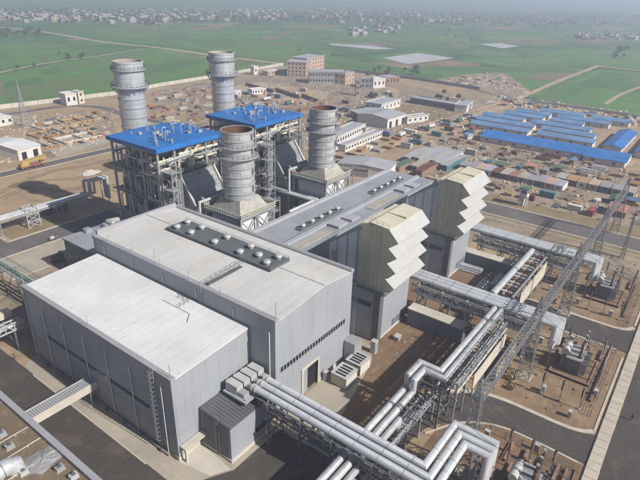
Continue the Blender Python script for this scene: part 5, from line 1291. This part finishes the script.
for m, c in ((TARP,'pink sheeted shelter'),(BLUEP,'blue sheeted shelter'),(GREENP,'green sheeted shelter')): PR.append((proto_shelter(m), c, 's'))
for m, c in ((RUST,'rusty stack of girders'),(STEELD,'dark stack of girders'),(BEIGE,'beige stack of girders')): PR.append((proto_frames(m), c, 'g'))
USED = set()
rnd = random.Random(21)
def put(idx, x, y, rz, where, z=.05, sc=1.0):
    root, lab, cc = PR[idx]; l = lab+' '+where
    if idx not in USED:
        USED.add(idx); root.location = (x,y,z); root.rotation_euler = (0,0,rz); root.scale = (sc,)*3; root['label'] = l; root['group'] = l
    else: copy_tree(root, loc=(x,y,z), rz=rz, label=l, group=l, scale=sc)
BY = {}
for i, (_, _, c) in enumerate(PR): BY.setdefault(c, []).append(i)
TAKEN = []
def free(x, y, r):
    if any((x-a)**2+(y-b)**2 < (r+c)**2 for a, b, c in TAKEN): return False
    TAKEN.append((x,y,r)); return True
RC = ((GREYW,GREYW,'grey'),(GREENP,BEIGE,'beige'),(BRICKP,BRICKP,'pinkish'),(GREYW,CONC,'tan'),(RUST,RUST,'rusty'),(TEALP,GREYW,'dull grey'),(BRICKR,BRICKR,'reddish'),(WHITEW,ROOFP,'pale grey'))
for i in range(12):
    wm, rm, cn = RC[(i*5) % 8]; y = 97-i*4.3
    house('yard_store', '%s low store, %s from the left in the long row of joined stores' % (cn, ('first','second','third','fourth','fifth','sixth','seventh','eighth','ninth','tenth','eleventh','twelfth')[i]), 'store', (258,y+4.1), (258,y), 9+(i*3) % 4, 2.7, wm, rm, pitch=.35, over=.1, px=False, group='joined yard stores', cols=1)
for i in range(7):
    wm, rm, cn = RC[(i*3+1) % 8]; y = 52-i*5
    house('yard_store', '%s low store, %s from the left in the short row near the gantry end' % (cn, ('first','second','third','fourth','fifth','sixth','seventh')[i]), 'store', (270,y+4.4), (270,y), 10, 2.8, wm, (rm,TIMBER)[i in (1,2)], pitch=.35, over=.1, px=False, group='joined yard stores', cols=1)
for yy in range(45, 100, 8): TAKEN.append((263,yy,8))
for yy in range(18, 56, 8): TAKEN.append((275,yy,8))
for a in ((266,115,20),(242,116,14),(228.5,58.5,4),(245,24,8)): TAKEN.append(a)
def fill(n, kinds, where, sampler, r=3.6, align=True):
    k = 0; tries = 0
    while k < n and tries < n*30:
        tries += 1; x, y = sampler()
        if not free(x, y, r): continue
        rz = (rnd.choice((0, math.pi/2)) + rnd.uniform(-.06,.06)) if align else rnd.uniform(0,3.1)
        put(rnd.choice(BY[rnd.choice(kinds)]), x, y, rz, where, sc=rnd.uniform(.9,1.1)); k += 1
def pxs(poly):
    """random spot inside a pixel quadrilateral (bilinear), brought down to the ground"""
    def f():
        u, v = rnd.random(), rnd.random(); a, b, c, d = poly
        px = (a[0]*(1-u)+b[0]*u)*(1-v)+(d[0]*(1-u)+c[0]*u)*v; py = (a[1]*(1-u)+b[1]*u)*(1-v)+(d[1]*(1-u)+c[1]*u)*v
        q = P(px, py); return q.x, q.y
    return f
# strip footings of a building begun at far left
FP = (((40,150),(62,146)),((66,145),(104,136)),((38,139),(60,135)),((64,134),(92,128)),((40,130),(66,126)),((70,125),(98,120)))
for i, (a, b) in enumerate(FP):
    pa, pb = P(*a), P(*b); x0, x1 = pa.x, pb.x; y0 = (pa.y+pb.y)/2; y1 = y0+14
    t = T('strip_footing', 'low tan foundation frame, %s of six on the yard at far left' % ('first','second','third','fourth','fifth','sixth')[i], 'foundation', ((x0+x1)/2,(y0+y1)/2,0), 'foundation frames')
    for q in ((x0,x1,y0,y0+.8),(x0,x1,y1-.8,y1),(x0,x0+.8,y0+.8,y1-.8),(x1-.8,x1,y0+.8,y1-.8),((x0+x1)/2-.4,(x0+x1)/2+.4,y0+.8,y1-.8)): MB().box(*q, .02, 1.0+.3*(i % 2)).build('footing_wall', (SANDY,CONCL,TIMBER)[i % 3], t)
    for k in range(5): MB().box(x0+k*(x1-x0)/5, x0+k*(x1-x0)/5+1.6, y0-1.4, y0-.2, .02, .9).build('shutter_board', ORANGE, t)
# rows of stores between the outer road and the camp
fill(22, 'ckg', 'in the crowded yard beyond the outer road', lambda: (rnd.choice((238,246))+rnd.uniform(-1,1), rnd.uniform(30,100)), 3.3)
fill(24, 'ckgkgs', 'in the middle of the storage yard', lambda: (rnd.uniform(256,286), rnd.uniform(20,100)), 3.5)
fill(26, 'kgpts', 'on open ground just before the blue camp', lambda: (rnd.uniform(290,316), rnd.uniform(15,120)), 4.2)
fill(22, 'pgtk', 'in the yard at the right picture edge', lambda: (rnd.uniform(232,300), rnd.uniform(-12,20)), 4.0)
fill(22, 'bcck', 'between turbine hall and camp', pxs(((398,172),(470,150),(486,168),(440,186))), 3.4)
fill(14, 'bcvk', 'beside the sandy track left of the blue camp', pxs(((400,150),(478,118),(486,134),(432,152))), 4.2)
fill(16, 'tkg', 'on the foundation yard at far left', pxs(((30,120),(112,112),(122,138),(46,150))), 3.2)
fill(26, 'ktgp', 'on the rubble ground left of the right rear chimney', pxs(((146,100),(214,86),(212,120),(150,122))), 3.2)
fill(26, 'ktvb', 'on the ground above the right blue canopy', pxs(((232,92),(300,88),(330,104),(238,112))), 4.5)
fill(24, 'kgvcb', 'around the white houses in the middle distance', pxs(((330,100),(396,92),(392,150),(330,160))), 4.6)
fill(12, 'ktg', 'at the edge of the site track below the arched workshop', pxs(((330,160),(395,136),(402,142),(345,172))), 3.6)
fill(30, 'kgts', 'on the waste ground behind the blue camp', lambda: (rnd.uniform(445,480), rnd.uniform(30,150)), 4.0)
fill(16, 'kgt', 'on pale waste ground at the edge of the fields', pxs(((440,80),(484,72),(520,86),(478,88))), 4.0)
fill(10, 'v', 'parked on the site tracks', pxs(((380,142),(470,116),(474,120),(392,146))), 4.5)
fill(5, 'p', 'on brown soil in the shade between the pipe racks', lambda: (rnd.uniform(134,158), rnd.uniform(42,54)), 3.2)
for i in range(30):
    x, y = pxs(((150,94),(212,84),(214,124),(156,130)))() if i < 16 else pxs(((445,78),(500,74),(530,96),(480,90)))()
    heap('rubble_heap', (x,y), rnd.uniform(3,8), rnd.uniform(.8,2.2), rnd.choice((DIRTB,BRICKR,DIRTG,SANDY)) if i < 16 else rnd.choice((SANDY,DIRTG,BRICKP)),
         'low brown spoil heap on the ground between the rear chimneys' if i < 16 else 'pale spoil heap on waste ground by the field edge', 'spoil heap', 'brown spoil heaps' if i < 16 else 'pale spoil heaps', seed=i, n=10)
for i, _ in enumerate(PR):
    if i not in USED: put(i, *pxs(((440,80),(484,74),(520,86),(478,88)))(), .3, 'on pale waste ground at the edge of the fields')

# strewn rubbish nobody could count
def litter(name, n, sampler, m, s0, s1, label):
    mb = MB(); r = random.Random(n)
    for i in range(n):
        x, y = sampler(); s_ = r.uniform(s0, s1); a = r.uniform(0,3.1); c, s2 = math.cos(a)*s_, math.sin(a)*s_*.6; h = r.uniform(.15,.7)*s_+.1
        p = [(x-c+s2,y-s2-c*.5,.03),(x+c+s2,y+s2-c*.5,.03),(x+c-s2,y+s2+c*.5,.03),(x-c-s2,y-s2+c*.5,.03)]
        mb.hexa(p+[(q[0],q[1],h) for q in p])
    stuff(mb.build(name, m), label, 'debris')
rnd2 = random.Random(5); rnd_keep = rnd; rnd = rnd2
WIDE = pxs(((150,92),(330,80),(480,110),(330,160))); RY = lambda: (rnd2.uniform(233,318), rnd2.uniform(-15,130)); LY = pxs(((0,118),(112,110),(122,140),(0,165)))
litter('rubble', 500, WIDE, BRICKR, .4, 1.4, 'brown rubble strewn over the middle distance'); litter('rubble', 400, WIDE, CONCL, .3, 1.2, 'pale rubble strewn over the middle distance')
litter('rubble', 420, RY, DIRTB, .3, 1.3, 'dark scrap strewn over the storage yard'); litter('rubble', 300, RY, CONCL, .3, 1.1, 'pale scrap strewn over the storage yard')
litter('rubble', 200, LY, TIMBER, .2, .9, 'orange scrap strewn over the foundation yard'); litter('rubble', 260, LY, CONCL, .3, 1.0, 'pale scrap strewn over the foundation yard')
litter('rubble', 260, lambda: (rnd2.uniform(440,490), rnd2.uniform(10,160)), CONCL, .5, 2.0, 'pale scrap behind the blue camp')
litter('rubble', 60, lambda: (rnd2.uniform(97,116), rnd2.uniform(38,55)), CONC, .08, .35, 'grey scrap on the brown yard soil')
litter('rubble', 150, lambda: (rnd2.uniform(104,200), rnd2.uniform(4,30)), DIRTB, .12, .5, 'dark stones scattered over the transformer bays')
litter('rubble', 220, pxs(((440,80),(500,74),(528,92),(480,88))), CONCL, .4, 1.6, 'pale waste strewn at the field edge')
# small machinery crowding the foot of the boilers and chimneys
for u in (0, 42):
    sd = 'left' if u == 0 else 'right'
    machine((93+u, 112), 1.7, PIPE, STEELD, 'silver pump skid at the foot of the %s bypass chimney' % sd, 'pump_skid', 'pump')
    machine((122+u, 103.5), 1.5, GALV, GREENP, 'grey pump skid on the far side of the %s bypass chimney' % sd, 'pump_skid', 'pump')
    t = T('steam_line', 'bundle of pale steam pipes leaving the %s boiler toward the high hall' % sd, 'pipes', (100+u, 125, 0), 'steam pipe bundles')
    for k in range(3):
        MB().tube([(79+u*.5+k*.9,122.6+k*1.3,18.6),(101+u+k,122.6+k*1.3,18.6),(101+u+k,129,18.6)] if u == 0 else [(126+k,104+k*1.3,15.6),(141.5+k,104+k*1.3,15.6),(141.5+k,129,15.6)], .55, 10).build('pipe', BUSD, t, smooth=True)
    for x in ((84, 92, 99) if u == 0 else (128, 135, 141)):
        yy = 122 if u == 0 else 103.4; mb = MB()
        for y in (yy, yy+4.4): mb.beam((x,y,0 if u else 11.9),(x,y,17.9 if u == 0 else 14.9),.28)
        mb.beam((x,yy,17.9 if u == 0 else 14.9),(x,yy+4.4,17.9 if u == 0 else 14.9),.28); mb.build('bent', GALV, t)

# ------------------------------------------------------------------ trees
def tree_proto(seed, h=8.0, r=3.4):
    rr = random.Random(seed); t = T('tree', 'x', 'tree', (0,0,0))
    tr_ = MB().lathe(0,0,[(.32,0),(.22,h*.3),(.12,h*.6)],7)
    limbs = []
    for k in range(5):
        a = k*1.26+rr.uniform(-.3,.3); q = Vector((math.cos(a)*r*.55, math.sin(a)*r*.55, h*rr.uniform(.55,.8))); tr_.tube([(0,0,h*.3),q], .08, 5); limbs.append(q)
    tr_.build('trunk', BARK, t)
    mb = MB()
    for c in limbs+[Vector((0,0,h*.85)), Vector((0,0,h*.65))]:
        for i in range(60):
            d = Vector((rr.gauss(0,1),rr.gauss(0,1),rr.gauss(0,.8))); d = d.normalized()*r*.52*rr.uniform(.4,1.05); p = c+d
            n = Vector((rr.gauss(0,1),rr.gauss(0,1),rr.gauss(.4,1))).normalized(); a = n.orthogonal().normalized()*rr.uniform(.25,.5); b = n.cross(a)*.8
            mb.add([p-a-b,p+a-b,p+a+b,p-a+b], [(0,1,2,3)])
    mb.build('crown', LEAF, t); return t
TP = [tree_proto(s, h, r) for s, h, r in ((1,8,3.2),(2,10,4.0),(3,6.5,3.0))]; TU = [False]*3
rt = random.Random(9)
def plant(px, py, where, sc=1.0):
    k = rt.randrange(3); p = P(px, py); l = 'dark green bushy tree '+where; sc *= rt.uniform(.85,1.3)
    if not TU[k]: TU[k] = True; o = TP[k]; o.location = p; o.scale = (sc,)*3; o['label'] = l; o['group'] = l
    else: copy_tree(TP[k], loc=p, rz=rt.uniform(0,6), scale=sc, label=l, group=l)
for i in range(26): plant(rt.uniform(0,44), rt.uniform(32,39), 'in the grove beyond the left fields', .9)
for i in range(8): plant(rt.uniform(66,88), rt.uniform(57,61), 'in the clump amid the left fields', .6)
for i in range(10): plant(rt.uniform(600,628), rt.uniform(50,60), 'in the clump amid the right fields', .8)
for i in range(14): plant(rt.uniform(140,160), rt.uniform(22,28), 'beside the far town at left', 1.0)
for i in range(14): plant(rt.uniform(352,420), rt.uniform(70,80), 'along the far boundary wall', .7)
for i in range(10): plant(rt.uniform(366,470), rt.uniform(94,108), 'around the meadow', .6)
for i in range(8): plant(rt.uniform(440,640), rt.uniform(30,40), 'scattered over the far hazy fields', .8)
for px, py in ((34,67),(18,70),(60,55),(112,70),(300,52),(232,43)): plant(px, py, 'alone amid the left fields', .5)

# ------------------------------------------------------------------ the far town
rh = random.Random(33); HM = []
def town_proto(i, wm, L_, W_, H_):
    t = T('town_house', 'x', 'house', (0,0,0)); b = MB().box(-L_/2,L_/2,-W_/2,W_/2,-.1,H_); b.build('walls', wm, t)
    r = MB().box(-L_/2-.3,L_/2+.3,-W_/2-.3,W_/2+.3,H_,H_+.35).build('roof', (ROOFP,CONCL,WHITE)[i % 3], t)
    MB().box(-L_/2+.5,-L_/2+4,-W_/2+.5,-W_/2+4,H_+.35,H_+2.8).build('stair_room', wm, r)
    for x in (-.25,.25):
        MB().box(x*L_-1,x*L_+1,-W_/2-.06,-W_/2+.05,1.2,3).build('window', WIN, t); MB().box(-L_/2-.06,-L_/2+.05,x*W_-1,x*W_+1,1.2,3).build('window', WIN, t)
    return t
HP = [town_proto(i, m, *d) for i, (m, d) in enumerate(((TOWNW,(13,10,4.5)),(BRICKP,(11,12,5)),(GREYW,(15,10,4)),(BRICKR,(10,10,5.5)),(TOWNW,(22,13,5)),(BEIGE,(12,9,5.5))))]; HU = [False]*6
hn = ('white','pink','grey','brick','long white','beige')
HT = []
def town(n, f, where):
    k = 0; tr = 0
    while k < n and tr < n*20:
        tr += 1; px, py = f(); p = P(px, py)
        if any((p.x-a)**2+(p.y-b)**2 < 500 for a, b in HT): continue
        HT.append((p.x,p.y)); i = rh.randrange(6); l = '%s flat-roofed house %s' % (hn[i], where); sc = rh.uniform(.8,1.3); k += 1
        if not HU[i]: HU[i] = True; o = HP[i]; o.location = p; o.rotation_euler = (0,0,rh.uniform(-.2,.2)); o.scale = (sc,)*3; o['label'] = l; o['group'] = l
        else: copy_tree(HP[i], loc=p, rz=rh.uniform(-.2,.2), label=l, group=l, scale=sc)
town(130, lambda: (rh.uniform(-5,180), rh.triangular(9,25,18)), 'in the hazy town at top left')
town(85, lambda: (rh.uniform(175,345), rh.triangular(8,22,16)), 'in the hazy town at top centre')
town(55, lambda: (rh.uniform(330,480), rh.triangular(9,24,17)), 'in the hazy town right of centre')
town(28, lambda: (rh.uniform(575,645), rh.uniform(36,40)), 'in the far village at right')
town(14, lambda: (rh.uniform(340,400), rh.uniform(28,36)), 'scattered amid the far fields')
town(8, lambda: (rh.uniform(0,20), rh.uniform(17,19)), 'at the left end of the far town')
# hazy trees between the far houses
mb = MB(); rw_ = random.Random(77)
for i in range(2200):
    px = rw_.uniform(-10,650); top = 8+ (px/640)*4; py = rw_.triangular(top, 25 if px < 360 else 28, top+6); p = P(px, py); r = rw_.uniform(1.8,4.2); h = r*rw_.uniform(1.4,2.2)
    for k in range(7):
        a = k*.9+i; q = p+Vector((math.cos(a)*r*.6, math.sin(a)*r*.6, h*rw_.uniform(.35,.9))); s_ = r*rw_.uniform(.4,.8)
        n = Vector((rw_.gauss(0,1),rw_.gauss(0,1),.8)).normalized(); u = n.orthogonal().normalized()*s_; v = n.cross(u)
        mb.add([q-u-v*.6,q+u-v,q+u*.7+v,q-u+v*.8], [(0,1,2,3)]); 
        d = n*s_*.8; mb.add([q-u+d,q+d*.3+v,q+u-d], [(0,1,2)])
stuff(mb.build('far_wood', LEAF), 'dark far trees mingled with the hazy town', 'trees')

# ------------------------------------------------------------------ people
def person_mat(name, shirt, legs):
    m = bpy.data.materials.new(name); m.use_nodes = True; t = m.node_tree; N = t.nodes; L = t.links; b = N['Principled BSDF']; b.inputs['Roughness'].default_value = .9
    tc = N.new('ShaderNodeTexCoord'); sp = N.new('ShaderNodeSeparateXYZ'); L.new(tc.outputs['Object'], sp.inputs[0])
    dv = N.new('ShaderNodeMath'); dv.operation = 'DIVIDE'; dv.inputs[1].default_value = 2.0; L.new(sp.outputs[2], dv.inputs[0])
    r = N.new('ShaderNodeValToRGB'); r.color_ramp.interpolation = 'CONSTANT'; L.new(dv.outputs[0], r.inputs[0]); e = r.color_ramp.elements
    for k in range(2): e.new(.5)
    for q, (p, c) in zip(e, ((0,(.03,.025,.02)),(.04,legs),(.44,shirt),(.745,(.30,.18,.12)))): q.position = p; q.color = (*c, 1)
    L.new(r.outputs[0], b.inputs['Base Color']); return m
def person(p, rz, label, m):
    t = T('person', label, 'person', (0,0,0), 'people')
    J = {'pel':(0,0,.95,.15),'wai':(0,0,1.12,.14),'che':(0,0,1.34,.16),'nec':(0,0,1.5,.065),'hea':(0,.02,1.60,.095),'top':(0,.02,1.71,.085)}
    E_ = [('pel','wai'),('wai','che'),('che','nec'),('nec','hea'),('hea','top')]
    for s_, n in ((-1,'l'),(1,'r')):
        J.update({n+'sh':(s_*.19,0,1.42,.075),n+'el':(s_*.25,-.06*s_,1.14,.05),n+'wr':(s_*.24,.14*s_,.93,.038),n+'ha':(s_*.23,.2*s_,.86,.04),
                  n+'hi':(s_*.1,0,.88,.105),n+'kn':(s_*.11,.14*s_,.5,.07),n+'an':(s_*.11,.12*s_-.06,.09,.05),n+'to':(s_*.12,.12*s_+.14,.05,.04)})
        E_ += [('che',n+'sh'),(n+'sh',n+'el'),(n+'el',n+'wr'),(n+'wr',n+'ha'),('pel',n+'hi'),(n+'hi',n+'kn'),(n+'kn',n+'an'),(n+'an',n+'to')]
    ks = list(J); me = bpy.data.meshes.new('body'); me.from_pydata([J[k][:3] for k in ks], [(ks.index(a), ks.index(b)) for a, b in E_], []); me.materials.append(m)
    o = bpy.data.objects.new('body', me); COL.objects.link(o); o.parent = t
    o.modifiers.new('skin', 'SKIN'); sd = me.skin_vertices[0].data
    for i, k in enumerate(ks): sd[i].radius = (J[k][3],)*2; sd[i].use_root = (k == 'pel')
    o.modifiers.new('sub', 'SUBSURF').levels = 1; o.modifiers['sub'].render_levels = 1
    MB().lathe(0, .01, [(.105,1.62),(.115,1.68),(.09,1.76),(.02,1.79)], 10).build('hair', TYRE, t, smooth=True)
    t.location = (p.x, p.y, .07); t.rotation_euler = (0,0,rz); return t
person(P(631,420.5), 1.2, 'person in dark clothes walking on the road at far right', person_mat('dark_clothes', (.03,.03,.04), (.04,.04,.05)))
person(P(15,360), -1.4, 'person in a dull red shirt on the road left of the low hall', person_mat('red_shirt', (.25,.07,.05), (.05,.05,.07)))

# ------------------------------------------------------------------ haze
hz = MB().box(-2600, EXT+100, -2600, EXT+100, -1.2, 90).build('haze', bpy.data.materials.new('haze_air'))
hm = hz.data.materials[0]; hm.use_nodes = True; hm.node_tree.nodes.clear()
vo = hm.node_tree.nodes.new('ShaderNodeVolumePrincipled'); ou = hm.node_tree.nodes.new('ShaderNodeOutputMaterial')
vo.inputs['Color'].default_value = (.70,.77,1.0,1); vo.inputs['Density'].default_value = .00055; vo.inputs['Anisotropy'].default_value = .2
hm.node_tree.links.new(vo.outputs[0], ou.inputs['Volume'])
hz['kind'] = 'stuff'; hz['label'] = 'pale blue haze filling the air to the horizon'; hz['category'] = 'haze'
